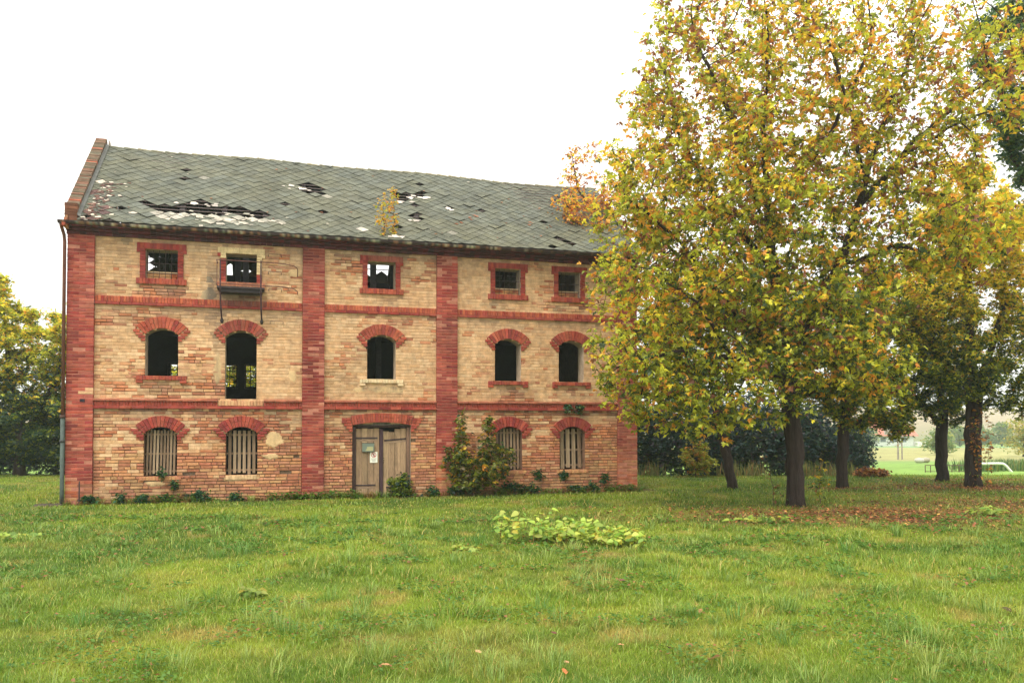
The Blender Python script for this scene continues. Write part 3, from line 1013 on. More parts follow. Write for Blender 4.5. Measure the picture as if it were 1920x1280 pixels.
def stain_shade(u, z):
    """soot-grey streaks beside the balcony and a few others, soot and painted shade below it"""
    def spot(cu, cz, ru, rz):
        return np.exp(-(((u - cu) / ru) ** 2 + ((z - cz) / rz) ** 2))
    u = np.asarray(u, float)
    z = np.asarray(z, float)
    run = np.zeros_like(u + z)
    for cu, cz, hw_, ln_ in ((2.12, 5.40, .48, .5), (7.6, 5.38, .5, .6), (11.1, 5.38, .5, .35), (12.95, 5.35, .5, .5), (2.12, 3.0, .5, .5), (7.6, 2.93, .55, .25), (11.1, 2.98, .5, .3), (13.0, 2.98, .5, .3), (1.0, 6.5, 13.5, .35), (8.0, 2.30, 6.5, .2), (3.0, 2.3, 2.5, .3), (7.0, 4.86, 7.0, .22)):
        inside = sstep(hw_ + .06, hw_ - .06, np.abs(u - cu)) if hw_ < 9 else np.ones_like(u + z)
        dz = cz - z
        run = np.maximum(run, inside * (dz > 0) * np.exp(-np.clip(dz, 0, 9) / ln_) * np.clip(fbm(u * 7, z * .6, 135, 3) * 2.4 - .75, 0, 1))
    damp = sstep(1.0, .0, z + .7 * (fbm(u * 1.1, z * .5, 137, 3) - .5)) * .55
    run = np.maximum(run * .8, damp * fbm(u * 3, z * 3, 138, 3))
    return np.clip(run + (spot(3.35, 5.3, .18, .6) + .8 * spot(3.42, 4.4, .14, .5) + 1.5 * spot(4.0, 5.08, .48, .2) + .45 * spot(3.45, 3.2, .1, .9) + .7 * spot(7.6, 6.5, .7, .12) + .5 * spot(8.3, 6.45, .6, .1)) * (.4 + 1.1 * fbm(u * 5, z * 4, 131, 3)), 0, .75)  # the spot below the balcony paints its shadow together with soot


def wall_colour(u, z, rnd, rnd2):
    """colour of one brick of the front wall"""
    wv = float(wash(np.array([u]), np.array([z]))[0])
    t = float(sstep(.30, .62, wv + (rnd - .5) * .75))
    tan = lerp(lerp(TAN1, TAN2, rnd2), TAN3, float(fbm(np.array([u * 1.3]), np.array([z * 3]), 141, 2)[0]) * .5)
    k = rnd2
    if z < 1.5:
        ex = [BUF, lerp(BUF, ORG, .35), lerp(BUF, ORG, .6), PNK, BUF * .85, lerp(RED, PNK, .4), lerp(BRN, ORG, .5)][int(k * 6.99)]
    else:
        ex = [ORG, ORG, RED, PNK, BUF, ORG * 1.1, PNK][int(k * 6.99)]
    ex = lerp(np.array(ex), tan, .28 if z > 1.5 else .18)
    if z < 2.3: ex = lerp(ex, lin(166, 92, 68), .4 * float(sstep(.42, .68, fbm(np.array([u * .7]), np.array([z * 1.1]), 149, 4)[0])))
    tan = tan * lerp(.84, 1.1, float(fbm(np.array([u * .9]), np.array([z * 1.2]), 143, 4)[0]))
    c = lerp(ex, tan, t)
    c = c * lerp(1.06, .80, float(sstep(.5, .74, fbm(np.array([u * .55 + 7]), np.array([z * .9]), 153, 5)[0])))
    c = lerp(c, lin(96, 84, 76), float(stain_shade(np.array([u]), np.array([z]))[0]) * .8)
    return c * lerp(.86 + .28 * rnd, .93 + .14 * rnd, t), t


BAYS = [(.60, 5.53), (6.09, 9.08), (9.66, 14.43)]
ZC = .0805


def front_wall():
    mb = MB()
    z = -.08
    k = 0
    while z < HW - .02:
        z0, z1 = z + .004, z + ZC - .004
        zm = (z0 + z1) / 2
        bl = blocked(zm)
        for b0, b1 in BAYS:
            iv = [(b0, b1)]
            for o0, o1 in bl:
                nx = []
                for a, b in iv:
                    if o1 <= a or o0 >= b: nx.append((a, b))
                    else:
                        if o0 - a > .03: nx.append((a, o0))
                        if b - o1 > .03: nx.append((o1, b))
                iv = nx
            for a, b in iv:
                u = a
                head = (k % 3 == 2)
                fl = .14 if k % 2 else random.uniform(.2, .28)
                firstb = True
                while u < b - 1e-4:
                    L = (random.choice([.135, .14, .14, .28]) if head else random.choice([.27, .29, .28, .29, .14]))
                    if firstb: L = fl
                    firstb = False
                    e = min(b, u + L)
                    if b - e < .05: e = b
                    rnd, rnd2 = random.random(), random.random()
                    c, t = wall_colour((u + e) / 2, zm, rnd, rnd2)
                    # exposed bricks near the ground stand clear of their joints; washed ones are nearly flush
                    er = random.uniform(0, .012) if (t < .4 and random.random() < .25) else 0
                    if random.random() > .004 or zm > 5.5:
                        g = lerp(.006, .0015, t)
                        mb.brick(u + g, e - g, z0 + .005 * (1 - t), z1 - .003 * (1 - t), er, .06, c, ch=lerp(.006, .004, t), jit=lerp(.004, .002, t))
                    u = e
        z += ZC
        k += 1
    mb.build('front_wall', M['brick'], house)
    # mortar bed behind the brick faces, its depth following the wash, with plaster patches standing proud
    g = .035
    nu, nz = int(LEN / g) + 1, int((HW + .1) / g) + 1
    U = np.linspace(.05, LEN - .05, nu)
    Zs = np.linspace(-.1, HW, nz)
    UU, ZZ = np.meshgrid(U, Zs, indexing='ij')
    wv = wash(UU, ZZ)
    pl = plaster(UU, ZZ)
    dep = lerp(.030, .010, sstep(.25, .65, wv))
    crack = np.abs(fbm(UU * .8, ZZ * 1.2, 151, 4) - .5)
    dep = dep + .012 * sstep(.012, .0, crack) * (ZZ > 1.0)
    dep = lerp(dep, np.full_like(dep, -.006) + .004 * fbm(UU * 9, ZZ * 9, 161, 2), pl)
    tanm = lerp(lerp(TAN1, TAN2, .5)[None, None] * .98, TAN3[None, None], (fbm(UU * 2, ZZ * 3, 171, 2) * .6)[..., None])
    mcol = lerp(lin(104, 84, 66)[None, None], tanm, sstep(.2, .6, wv)[..., None])
    mcol = lerp(mcol, lin(208, 176, 130)[None, None] * np.ones_like(mcol), pl[..., None])
    mcol = lerp(mcol, lin(118, 112, 98)[None, None] * np.ones_like(mcol), (pl * (np.exp(-((UU - 3.25) / .25) ** 2) * (ZZ > 4.5)))[..., None] * .7)
    mcol = lerp(mcol, lin(96, 84, 76)[None, None] * np.ones_like(mcol), stain_shade(UU, ZZ)[..., None])
    V = np.stack([UU, dep, ZZ], -1).reshape(-1, 3)
    ix = np.arange(nu * nz).reshape(nu, nz)
    F = np.stack([ix[:-1, :-1], ix[1:, :-1], ix[1:, 1:], ix[:-1, 1:]], -1)
    bad = np.zeros_like(UU, bool)
    for o in OP:
        bad |= (UU > o['u0']) & (UU < o['u1']) & (ZZ > o['z0']) & (ZZ < arc_z(o, UU))
    cell = bad[:-1, :-1] | bad[1:, :-1] | bad[1:, 1:] | bad[:-1, 1:]
    np_mesh('mortar_bed', V, F[~cell].reshape(-1, 4), mcol.reshape(-1, 3), M['mortar'], house, smooth=True)
    # inner leaf and reveals
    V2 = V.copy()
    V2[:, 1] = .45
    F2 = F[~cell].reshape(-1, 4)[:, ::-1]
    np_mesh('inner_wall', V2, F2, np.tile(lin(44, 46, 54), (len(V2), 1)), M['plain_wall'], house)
    for o in OP:
        rv = MB()
        prof = [(o['u0'], o['z0'])]
        nseg = 10
        for i in range(nseg + 1):
            u = lerp(o['u0'], o['u1'], i / nseg)
            prof.append((u, float(arc_z(o, u))))
        prof.append((o['u1'], o['z0']))
        n = len(prof)
        c = lin(176, 158, 136) if o['k'] != 'low' else lin(130, 100, 80)
        vs = [(u, .012, z) for u, z in prof] + [(u, .47, z) for u, z in prof]
        rv.add(vs, [(i, i + n, (i + 1) % n + n, (i + 1) % n) for i in range(n)], c)
        o['rv'] = rv


front_wall()


def red(k=None):
    k = random.random() if k is None else k
    c = [lin(152, 62, 52), lin(144, 56, 50), lin(162, 74, 58), lin(138, 54, 52), lin(154, 66, 58), lin(166, 82, 64)][int(k * 5.99)]
    return lerp(c, lin(128, 84, 70), random.random() * .25) * random.uniform(.88, 1.1)


def pilaster(u0, u1, base_h):
    mb = MB()
    z = -.08
    k = 0
    fr = -.075
    while z < HW - .03:
        z0, z1 = z + .006, z + ZC - .006
        u = u0
        first = .14 if k % 2 else .27
        while u < u1 - 1e-4:
            e = min(u1, u + first)
            if u1 - e < .06: e = u1
            first = .28
            worn = float(sstep(base_h + .5, base_h - .2, z + (random.random() - .5) * .5))
            c = lerp(red(), [PNK, lin(190, 130, 92), BUF, ORG][random.randrange(4)], worn * .85)
            gr_ = float(fbm(np.array([u * 1.6]), np.array([z * .9]), 145, 4)[0])
            c = c * lerp(1.12, .66, float(sstep(.3, .72, gr_)))
            c = lerp(c, lin(178, 112, 92), .45 * float(sstep(.55, .75, fbm(np.array([u * 2.1 + 4]), np.array([z * 1.3]), 147, 4))[0]))
            if random.random() < .05: c = lerp(c, lin(196, 140, 112), .5)
            c = lerp(c, lin(84, 70, 62), .5 * float(stain_shade(np.array([u]), np.array([z]))[0]))
            if 2.6 < z < 2.76 and u0 < .1 and u > .2: c = lin(200, 160, 120)
            if random.random() < .012: 
                u = e
                continue
            mb.brick(u + .001, e - .001, z0, z1, fr + (.02 if random.random() < .03 * (1 + 3 * worn) else 0), .05, c, ch=.005, jit=.003)
            u = e
        z += ZC
        k += 1
    o = mb.build('pilaster', M['brick'], house)
    cb = MB()
    cb.box((u0 + .004, fr + .008, -.1), (u1 - .004, .3, HW - .04), lin(176, 116, 96))
    cb.build('pilaster_joint', M['mortar'], o)


for a, b, hh in [(0.0, .60, .25), (5.53, 6.09, .0), (9.08, 9.66, .8), (14.43, 15.03, 1.0)]:
    pilaster(a, b, hh)


def courses():
    for bi, (b0, b1) in enumerate(BAYS):
        mb = MB()
        u = b0
        while u < b1 - .02:                        # upper course: soldiers over a thin ledge
            e = min(b1, u + .072)
            c = lerp(red(), ORG, random.random() * .7)
            if 3.5 < u < 4.6: c = lerp(c, lin(96, 76, 72), .5)
            mb.brick(u + .003, e - .003, 4.945, 5.085, -.028, .05, c, .005, .003)
            u = e
        u = b0
        while u < b1 - .02:
            e = min(b1, u + .28)
            mb.brick(u + .003, e - .003, 4.875, 4.938, -.055, .05, red() * .9, .005, .003)
            u = e
        mb.build('string_course', M['brick'], house)
        mb = MB()
        spans = [(b0, b1)] if bi else [(b0, 3.45), (4.57, b1)]
        for s0, s1 in spans:
            u = s0
            while u < s1 - .02:
                e = min(s1, u + .29)
                mb.brick(u + .002, e - .002, 2.505, 2.56, -.07, .05, lerp(red(), PNK, .5), .006, .005)
                mb.brick(u + .002, e - .002, 2.315, 2.385, -.07, .05, red(), .006, .004)
                u = e
            u = s0
            while u < s1 - .02:
                e = min(s1, u + .072)
                mb.brick(u + .003, e - .003, 2.39, 2.50, -.028 + random.uniform(0, .012), .05, red(.45) * .92, .004, .003)
                u = e
        if bi == 0:
            mb.brick(3.45, 4.57, 2.315, 2.385, -.07, .05, red(), .006, .004)
            for k in range(14):
                mb.brick(3.47 + k * .078, 3.54 + k * .078, 2.40, 2.53, -.035, .05, lerp(TAN1, PNK, random.random() * .6), .005, .004)
        mb.build('string_course', M['brick'], house)


courses()


def arch(o, thick, shoulder, cols, tanpart=None):
    """segmental arch of radial bricks with stepped shoulders; returns the part"""
    mb = MB()
    h = (o['u1'] - o['u0']) / 2
    r_ = o['z1'] - o['zs']
    Rr = (h * h + r_ * r_) / (2 * r_)
    m = (o['u0'] + o['u1']) / 2
    cz = o['z1'] - Rr
    ha = math.asin(min(1, h / Rr))
    n = max(9, int(Rr * 2 * ha / .066))
    fr = -.035
    for i in range(n):
        a0, a1 = -ha + 2 * ha * i / n, -ha + 2 * ha * (i + 1) / n
        g = .0035 / Rr
        split = random.random() < .5
        segs = [(Rr + .002, Rr + thick)] if not split else [(Rr + .002, Rr + thick * .5 - .003), (Rr + thick * .5 + .003, Rr + thick)]
        c0 = cols()
        for q0, q1 in segs:
            j = lambda: random.uniform(-.003, .003)
            poly = [(m + math.sin(a0 + g) * q0 + j(), cz + math.cos(a0 + g) * q0), (m + math.sin(a1 - g) * q0 + j(), cz + math.cos(a1 - g) * q0),
                    (m + math.sin(a1 - g * .7) * q1 + j(), cz + math.cos(a1 - g * .7) * q1 + j()), (m + math.sin(a0 + g * .7) * q1 + j(), cz + math.cos(a0 + g * .7) * q1 + j())]
            mb.prism(poly, 0, fr + random.uniform(-.004, .004), .05, c0 * random.uniform(.9, 1.1), .005)
    # shoulders: level courses stepping in downwards, cut by the outer arc above
    zbot = o['zs'] - .17
    Ro = Rr + thick
    for sgn in (-1, 1):
        z = zbot
        k = 0
        while z < o['zs'] + thick * .95:
            z0, z1 = z + .004, z + .068
            inner = h if z1 <= o['zs'] else None
            if inner is None:
                # the springing line of the last voussoir
                inner = (z1 - cz) * math.tan(ha) + .004
                if (z0 - cz) * math.tan(ha) < inner: pass
            outer = h + shoulder * (.34, .58, .8, 1, 1, 1, 1, 1, 1, 1)[min(k, 9)]
            if z1 > cz:
                lim = Ro * Ro - (z1 - cz) ** 2
                top = math.sqrt(lim) if lim > 0 else 0
                if z > o['zs'] + thick * .35: outer = min(outer, max(top + .02, inner))
            if outer - inner > .03:
                segs = [(inner, outer)] if outer - inner < .2 else [(inner, lerp(inner, outer, .5)), (lerp(inner, outer, .5), outer)]
                for a, b in segs:
                    x0, x1 = sorted((m + sgn * (a + .002), m + sgn * (b - .002)))
                    mb.brick(x0, x1, z0, z1, fr, .05, cols(), .005, .003)
            z += .0735
            k += 1
    return mb.build('window', M['brick'], house)


def slats(parent, o, n, ztop_gap, tilt=0.0, rails=(.1, .48, .9)):
    mb = MB()
    W_ = o['u1'] - o['u0']
    zb, zt = o['z0'] + .01, o['z1'] - ztop_gap
    pitch = (W_ - .06) / n
    for i in range(n):
        x = o['u0'] + .04 + i * pitch
        c = lerp(lin(160, 138, 112), lin(132, 108, 86), random.random()) * random.uniform(.9, 1.1)
        t = tilt + random.uniform(-.006, .006)
        a = x + pitch * .1
        b = x + pitch * .74
        zz0 = zb + random.uniform(0, .05)
        zz1 = zt + random.uniform(-.02, .03)
        mb.add([(a + t, .17, zz0), (b + t, .17, zz0), (b, .17, zz1), (a, .17, zz1), (a + t, .19, zz0), (b + t, .19, zz0), (b, .19, zz1), (a, .19, zz1)],
               [(0, 1, 2, 3), (0, 4, 5, 1), (1, 5, 6, 2), (2, 6, 7, 3), (3, 7, 4, 0)], c)
    for f in rails:
        z = lerp(zb, zt, f)
        mb.box((o['u0'] + .005, .192, z - .025), (o['u1'] - .005, .215, z + .025), lin(136, 112, 90))
    mb.build('wooden_slats', M['wood'], parent)


def sill(parent, u0, u1, z0, z1, cols, ears=True, fr=-.06):
    mb = MB()
    u = u0
    if ears:
        for a, b in ((u0, u0 + .15), (u1 - .15, u1)):
            mb.brick(a, b, z0 - .075, z0 - .004, fr + .01, .05, cols(), .005, .003)
    while u < u1 - .02:
        e = min(u1, u + .075)
        mb.brick(u + .002, e - .002, z0, z1, fr + random.uniform(-.004, .004), .2, cols(), .005, .003)
        u = e
    mb.build('sill', M['brick'], parent)


rc = lambda: lerp(red(), ORG, random.random() * .35)
rd = lambda: red(random.random() * .7)
mids = [o for o in OP if o['k'] == 'mid']
lows = [o for o in OP if o['k'] == 'low']
tops = [o for o in OP if o['k'] == 'top']
door = [o for o in OP if o['k'] == 'door'][0]
midlab = ['empty arched window with a sliver of far foliage', 'tall empty doorway opening under the balcony', 'empty arched window with a pale stone sill', None, None]
for i, o in enumerate(mids):
    p = arch(o, .285, .28, (lambda: lerp(red(), lerp(ORG, lin(110, 84, 78), .5), random.random() * .6)) if i == 1 else rc)
    o['rv'].build('reveal', M['mortar'], p)
    if midlab[i]: p['label'] = midlab[i]
    if i != 1:
        tanc = lambda: lerp(TAN2, lin(220, 200, 160), random.random())
        sill(p, o['u0'] - .2, o['u1'] + .2, 3.03, 3.13, tanc if i == 2 else rc)
for i, o in enumerate(lows):
    p = arch(o, .28, .30, rd)
    o['rv'].build('reveal', M['mortar'], p)
    slats(p, o, [9, 6, 7, 4][i], [.07, .09, .05, .06][i], [-.02, 0, .01, .02][i])
    if i == 1: sill(p, o['u0'], o['u1'], .52, .63, lambda: lin(206, 172, 130) * random.uniform(.9, 1.1), False, -.02)
    else: sill(p, o['u0'] - .1, o['u1'] + .1, .54, .63, lambda: lerp(PNK, BUF, random.random()), False, -.02)

for i, o in enumerate(tops):
    mb = MB()
    u0, u1 = o['u0'], o['u1']
    tn = lambda: lin(220, 194, 146) * random.uniform(.95, 1.04)
    cf = rd
    fr = -.03
    z = o['z0'] - .09
    while z < o['z1'] - .03:                        # jambs
        for s, (a, b) in enumerate(((u0 - .13, u0), (u1, u1 + .13))):
            c = cf()
            if i == 1 and ((s == 1 and z > 5.75) or (s == 0 and z > 6.1)): c = tn()
            mb.brick(a, b, z + .003, z + .0735, fr, .05, c, .004, .002)
        z += .0765
    u = u0 - .2
    while u < u1 + .2 - .02:                        # flat head
        e = min(u1 + .2, u + .075)
        c = cf()
        if i == 1: c = tn()
        if i == 2 and u > u0: c = lerp(c, lin(150, 100, 78), .5)
        mb.brick(u + .0015, e - .0015, o['z1'] + .002, o['z1'] + .15, fr - .004, .05, c, .004, .003)
        u = e
    for a, b in ((u0 - .205, u0 - .125), (u1 + .125, u1 + .205)):  # ears
        c = tn() if (i == 1 and a > u0) else cf()
        mb.brick(a, b, o['z1'] - .085, o['z1'] + .004, fr - .002, .05, c, .004, .002)
    p = mb.build('window', M['brick'], house)
    o['rv'].build('reveal', M['mortar'], p)
    if i == 1: p['label'] = 'square top-floor opening with repainted tan surround behind the balcony'
    sill(p, u0 - .21, u1 + .21, o['z0'] - .145, o['z0'] - .005, rc if i != 1 else (lambda: lerp(rc(), TAN1, .3)), False, -.06)
    if i in (0, 3, 4):
        fb = MB()
        for r_ in range(2):
            u = u0 + .005
            while u < u1 - .02:
                e = min(u1 - .005, u + .14 + .14 * (r_ % 2))
                fb.brick(u + .004, e - .004, o['z0'] + r_ * .085, o['z0'] + .078 + r_ * .085, .2, .33, [ORG, PNK, BUF][random.randrange(3)], .006, .004)
                u = e
        fb.box((u0 + .01, .17, o['z0'] + .17), (u1 - .01, .34, o['z0'] + .2), lin(200, 170, 130), .004)
        fb.build('brick_infill', M['brick'], p)
        ib = MB()
        for k in range(6):
            x = lerp(u0 + .02, u1 - .02, k / 5)
            ib.tube([(x, .12, o['z0'] - .01), (x, .12, o['z0'] + (.2 if k else .2)), (x, .12, o['z1'])], .006, 5, lin(60, 46, 48))
        for zz in (o['z0'] + .155, o['z0'] + .4):
            ib.tube([(u0 - .01, .128, zz), (u1 + .01, .128, zz)], .009, 5, lin(60, 46, 48))
        ib.build('iron_bars', M['iron'], p)


def make_door():
    o = door
    p = arch(o, .25, .28, rc)
    p.name = 'doorway'
    o['rv'].build('reveal', M['mortar'], p)
    fb = MB()
    dk = lin(74, 56, 52)
    fb.box((6.84, .10, -.1), (6.93, .22, 1.88), dk, .003)
    fb.box((8.28, .10, -.1), (8.37, .22, 1.88), lin(112, 88, 72), .003)
    fb.box((6.80, .09, 1.845), (8.40, .22, 1.90), dk * .7, .003)
    fb.box((6.84, .12, 1.90), (8.37, .2, 1.985), lin(128, 118, 108))
    fb.build('door_frame', M['wood'], p)
    for s, (a, b) in enumerate(((6.935, 7.555), (7.655, 8.275))):
        mb = MB()
        nb = 4
        for k in range(nb):
            x0 = lerp(a, b, k / nb)
            x1 = lerp(a, b, (k + 1) / nb)
            top = 1.82 + random.uniform(-.02, .01)
            if s == 1: top = [1.74, 1.72, 1.80, 1.82][k]
            c = lerp(lin(178, 150, 116), lin(138, 112, 88), random.random() * .8)
            nz = 10
            dy = random.uniform(0, .006)
            for q in range(nz):
                zz0 = lerp(-.04, top, q / nz)
                zz1 = lerp(-.04, top, (q + 1) / nz)
                c2 = c * (.85 + .3 * vnoise(x0 * 7 + .3, q * .5, 181))
                if s == 0 and k == 1 and .2 < zz0 < 1.2: c2 = c2 * .62
                mb.box((x0 + .003, .14 + dy, zz0), (x1 - .003, .17, zz1), tuple(c2))
        lf = mb.build('door_leaf', M['wood'], p)
        for (h0, h1, z0, z1) in ([(a + .0, b - .05, 1.56, 1.56), (a, b - .1, .30, .30)] if s == 0 else [(a + .03, b, 1.49, 1.54), (a + .08, b - .2, .23, .22)]):
            ib = MB()
            vs = [(h0, .125, z0 - .018), (h1, .125, z1 - .018), (h1, .125, z1 + .022), (h0, .125, z0 + .022)]
            vs += [(x, .139, z) for x, _, z in vs]
            ib.add(vs, [(0, 1, 2, 3), (0, 4, 5, 1), (1, 5, 6, 2), (2, 6, 7, 3), (3, 7, 4, 0)], lin(58, 44, 46))
            vs = [(x, .136, z - .062) for x, _, z in vs[:4]] + [(x, .139, z - .062) for x, _, z in vs[:4]]
            ib.add(vs, [(0, 1, 2, 3), (0, 4, 5, 1), (1, 5, 6, 2), (2, 6, 7, 3), (3, 7, 4, 0)], lin(150, 124, 100))
            ib.build('hinge', M['iron'], lf)
        if s == 0:
            ib = MB()
            ib.box((7.10, .085, 1.2), (7.41, .13, 1.42), lin(112, 124, 110), .004)
            ib.box((7.09, .078, 1.185), (7.42, .09, 1.2), lin(60, 54, 44))
            ib.box((7.09, .078, 1.42), (7.42, .09, 1.435), lin(70, 64, 54))
            ib.box((7.13, .082, 1.22), (7.385, .084, 1.33), lin(168, 164, 120), .003)
            ib.build('letter_plate', M['paint'], lf)
        else:
            for zz in (1.02, .96, .90):
                ib = MB()
                ib.tube([(7.675, .136, zz), (7.675, .15, zz)], .013, 8, (.01, .008, .008))
                ib.build('latch_hole', M['iron'], lf)
    mb = MB()
    mb.box((7.56, .11, -.06), (7.65, .18, 1.80), lin(70, 52, 56), .003)
    mb.build('centre_post', M['wood'], p)


make_door()


def sign():
    root = empty('warning_sign', wpt(7.405, .128, 1.045), TH, 'white no-entry notice with a red prohibition ring pinned to the plank door', 'sign')
    mb = MB()
    mb.box((-.1, -.006, -.145), (.1, 0, .145), lin(232, 232, 214))
    mb.build('plate', M['paint'], root)
    mb = MB()
    cx, cz, ro, ri = 0, .062, .068, .054
    n = 28
    vs, fs = [], []
    for i in range(n):
        t = 2 * math.pi * i / n
        vs += [(cx + ri * math.cos(t), -.0085, cz + ri * math.sin(t)), (cx + ro * math.cos(t), -.0085, cz + ro * math.sin(t))]
    for i in range(n):
        j = (i + 1) % n
        fs.append((2 * i, 2 * i + 1, 2 * j + 1, 2 * j))
    mb.add(vs, fs, lin(190, 40, 48))
    d = ri * .72
    mb.add([(-d - .006, -.0095, cz + d - .006), (-d + .006, -.0095, cz + d + .006), (d + .006, -.0095, cz - d + .006), (d - .006, -.0095, cz - d - .006)], [(0, 3, 2, 1)], lin(190, 40, 48))
    mb.build('prohibition_ring', M['paint'], root)
    mb = MB()                                       # walking figure
    k = lin(40, 30, 32)
    y = -.009
    pr = lambda pts: mb.add([(x, y, cz + z) for x, z in pts], [tuple(range(len(pts)))], k)
    pr([(.008 * math.cos(t * .785), .036 + .008 * math.sin(t * .785)) for t in range(8)])
    pr([(-.012, .0), (.012, .0), (.014, .025), (-.012, .025)])
    pr([(-.012, .0), (.0, .0), (-.012, -.045), (-.022, -.045)])
    pr([(.0, .0), (.012, .0), (.024, -.042), (.013, -.044)])
    pr([(-.012, .024), (-.026, .004), (-.022, .0), (-.008, .016)])
    pr([(.012, .024), (.028, .006), (.024, .002), (.01, .016)])
    mb.build('figure', M['paint'], root)
    mb = MB()
    random.seed(5)
    for r_, zz in enumerate((-.04, -.066, -.09, -.112)):
        x = -.075 + .012 * r_
        while x < .075 - .012 * r_:
            wv = random.uniform(.008, .02)
            mb.add([(x, -.008, zz), (x + wv, -.008, zz), (x + wv, -.008, zz + .009), (x, -.008, zz + .009)], [(0, 1, 2, 3)], lin(120, 116, 112))
            x += wv + .006
    mb.build('lettering', M['paint'], root)


sign()


def balcony():
    mb = MB()
    ir = lin(70, 46, 50)
    mb.box((3.44, -.47, 5.335), (4.58, .0, 5.375), lin(58, 46, 46), .004)
    mb.box((3.50, -.43, 5.235), (4.52, -.02, 5.333), lin(40, 34, 36), .003)  # added dark box standing in for the shade under the platform
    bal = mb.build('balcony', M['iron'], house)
    for x in (3.52, 4.49):
        mb = MB()
        mb.tube([(x, -.45, 6.06), (x, -.45, 5.3), (x + .01, -.28, 4.85), (x + .02, -.02, 4.60)], [.018, .02, .022, .022], 7, ir)
        mb.tube([(x + .02, -.05, 4.64), (x + .02, -.02, 4.56), (x + .02, .0, 4.5)], [.02, .045, .02], 8, lin(52, 44, 44))
        mb.tube([(x, -.45, 5.3), (x, .0, 5.3)], .018, 6, ir)
        mb.build('bracket', M['iron'], bal)
    for z, ze in ((6.03, 5.78), (5.44, 5.32)):
        mb = MB()
        mb.tube([(3.43, .0, z), (3.43, -.45, z), (3.52, -.462, z), (4.5, -.462, z - .01), (5.05, -.45, z - .02), (5.3, -.40, z - .05), (5.39, -.3, z - .1), (5.4, -.2, z - .15), (5.4, .0, ze)], .011, 6, lin(96, 62, 54))
        mb.build('railing', M['iron'], bal)
    mb = MB()
    mb.tube([(3.44, -.45, 6.03), (3.44, -.45, 5.4)], .009, 5, lin(96, 62, 54))
    mb.build('railing', M['iron'], bal)
    mb = MB()
    mb.box((3.6, -.45, 5.374), (4.5, -.39, 5.382), lin(150, 112, 84))
    for k in range(12):
        x = 3.62 + k * .075 + random.uniform(-.015, .015)
        mb.box((x, -.44, 5.376), (x + random.uniform(.03, .06), -.40, 5.376 + random.uniform(.01, .035)), lin(160, 120, 90), .004)
    mb.build('rubble', M['brick'], bal)


balcony()
for u, z in ((4.83, 6.31), (4.83, 5.86), (4.84, 5.42), (4.88, 4.58)):
    mb = MB()
    mb.tube([(u - .16, .03, z - .05), (u - .16, -.1, z - .035), (u - .16, -.11, z), (u + .16, -.11, z), (u + .16, -.1, z - .035), (u + .16, .03, z - .05)], .008, 5, lin(64, 50, 48))
    mb.build('wall_rung', M['iron'], house)
mb = MB()
mb.tube([(8.32, -.05, 2.03), (8.32, .08, 2.03)], .055, 12, lin(206, 164, 110), cap=False)
mb.add([(8.32 + .055 * math.cos(t * .5236), -.03, 2.03 + .055 * math.sin(t * .5236)) for t in range(12)], [tuple(range(11, -1, -1))], lin(40, 28, 26))
mb.build('vent_pipe', M['mortar'], house)
mb = MB()
mb.box((.31, -.083, 2.47), (.42, -.05, 2.545), lin(40, 32, 40), .003)
mb.build('vent', M['iron'], house)


# cornice, gutter, roof
def cornice():
    mb = MB()
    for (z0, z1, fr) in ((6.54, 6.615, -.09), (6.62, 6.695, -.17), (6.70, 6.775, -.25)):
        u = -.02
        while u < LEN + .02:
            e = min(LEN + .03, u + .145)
            mb.brick(u + .002, e - .002, z0, z1, fr, .2, lerp(lin(104, 48, 48), lin(66, 46, 46), random.random()), .004, .003)  # eave shade is put into these darkened brick colours
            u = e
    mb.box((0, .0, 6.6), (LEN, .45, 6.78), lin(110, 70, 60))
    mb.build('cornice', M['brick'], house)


cornice()
EV_N, EV_Z, RG_N, RG_Z = -.38, 6.82, 3.2, 9.74
SLO = math.hypot(RG_N - EV_N, RG_Z - EV_Z)
CN, CZ = (RG_N - EV_N) / SLO, (RG_Z - EV_Z) / SLO


def gutter():
    mb = MB()
    n = 9
    us_ = np.arange(-.12, LEN + .06, .06)
    cx, cz, r_ = -.47, 6.77, .075
    vs, cs, fs = [], [], []
    rg = np.random.default_rng(4)
    for i, u in enumerate(us_):
        q = float(vnoise(u * 6, 3.3, 191))
        q2 = float(vnoise(u * 19, 7.3, 192))
        for k in range(n):
            t = math.pi * (1 + k / (n - 1))
            vs.append((u, cx + r_ * math.cos(t), cz - .045 * (u / LEN) * 0 + r_ * math.sin(t)))
            base = lin(62, 48, 46)
            drip = (1 if q2 > .50 else 0) * (.5 + .6 * q) * (1 if u < 11 else .3)
            c = lerp(base, [lin(190, 178, 150), lin(150, 110, 80), lin(120, 128, 110)][int(q * 17) % 3], drip * (.95 if 1 <= k <= 5 else .2))
            cs.append(c)
    for i in range(len(us_) - 1):
        for k in range(n - 1):
            a = i * n + k
            fs.append((a, a + n, a + n + 1, a + 1))
    mb.add(vs, fs, cs)
    mb.build('gutter', M['iron'], house, True)
    mb = MB()
    mb.tube([(-.06, -.46, 6.70), (-.06, -.37, 6.62), (-.06, -.14, 6.5), (-.05, -.11, 6.35), (-.05, -.11, 2.1)], .04, 9, lin(108, 66, 50))
    dp = mb.build('downpipe', M['iron'], house, True)
    mb = MB()
    mb.tube([(-.05, -.11, 2.12), (-.05, -.11, .35), (-.05, -.11, .0)], .048, 9, lin(74, 86, 80))
    mb.tube([(-.05, -.11, 2.08), (-.05, -.11, 2.15)], .064, 9, lin(84, 60, 52))
    mb.tube([(-.05, -.11, 1.5), (-.05, -.11, 1.55)], .062, 9, lin(70, 70, 70))
    mb.build('pipe_boot', M['iron'], dp, True)


gutter()

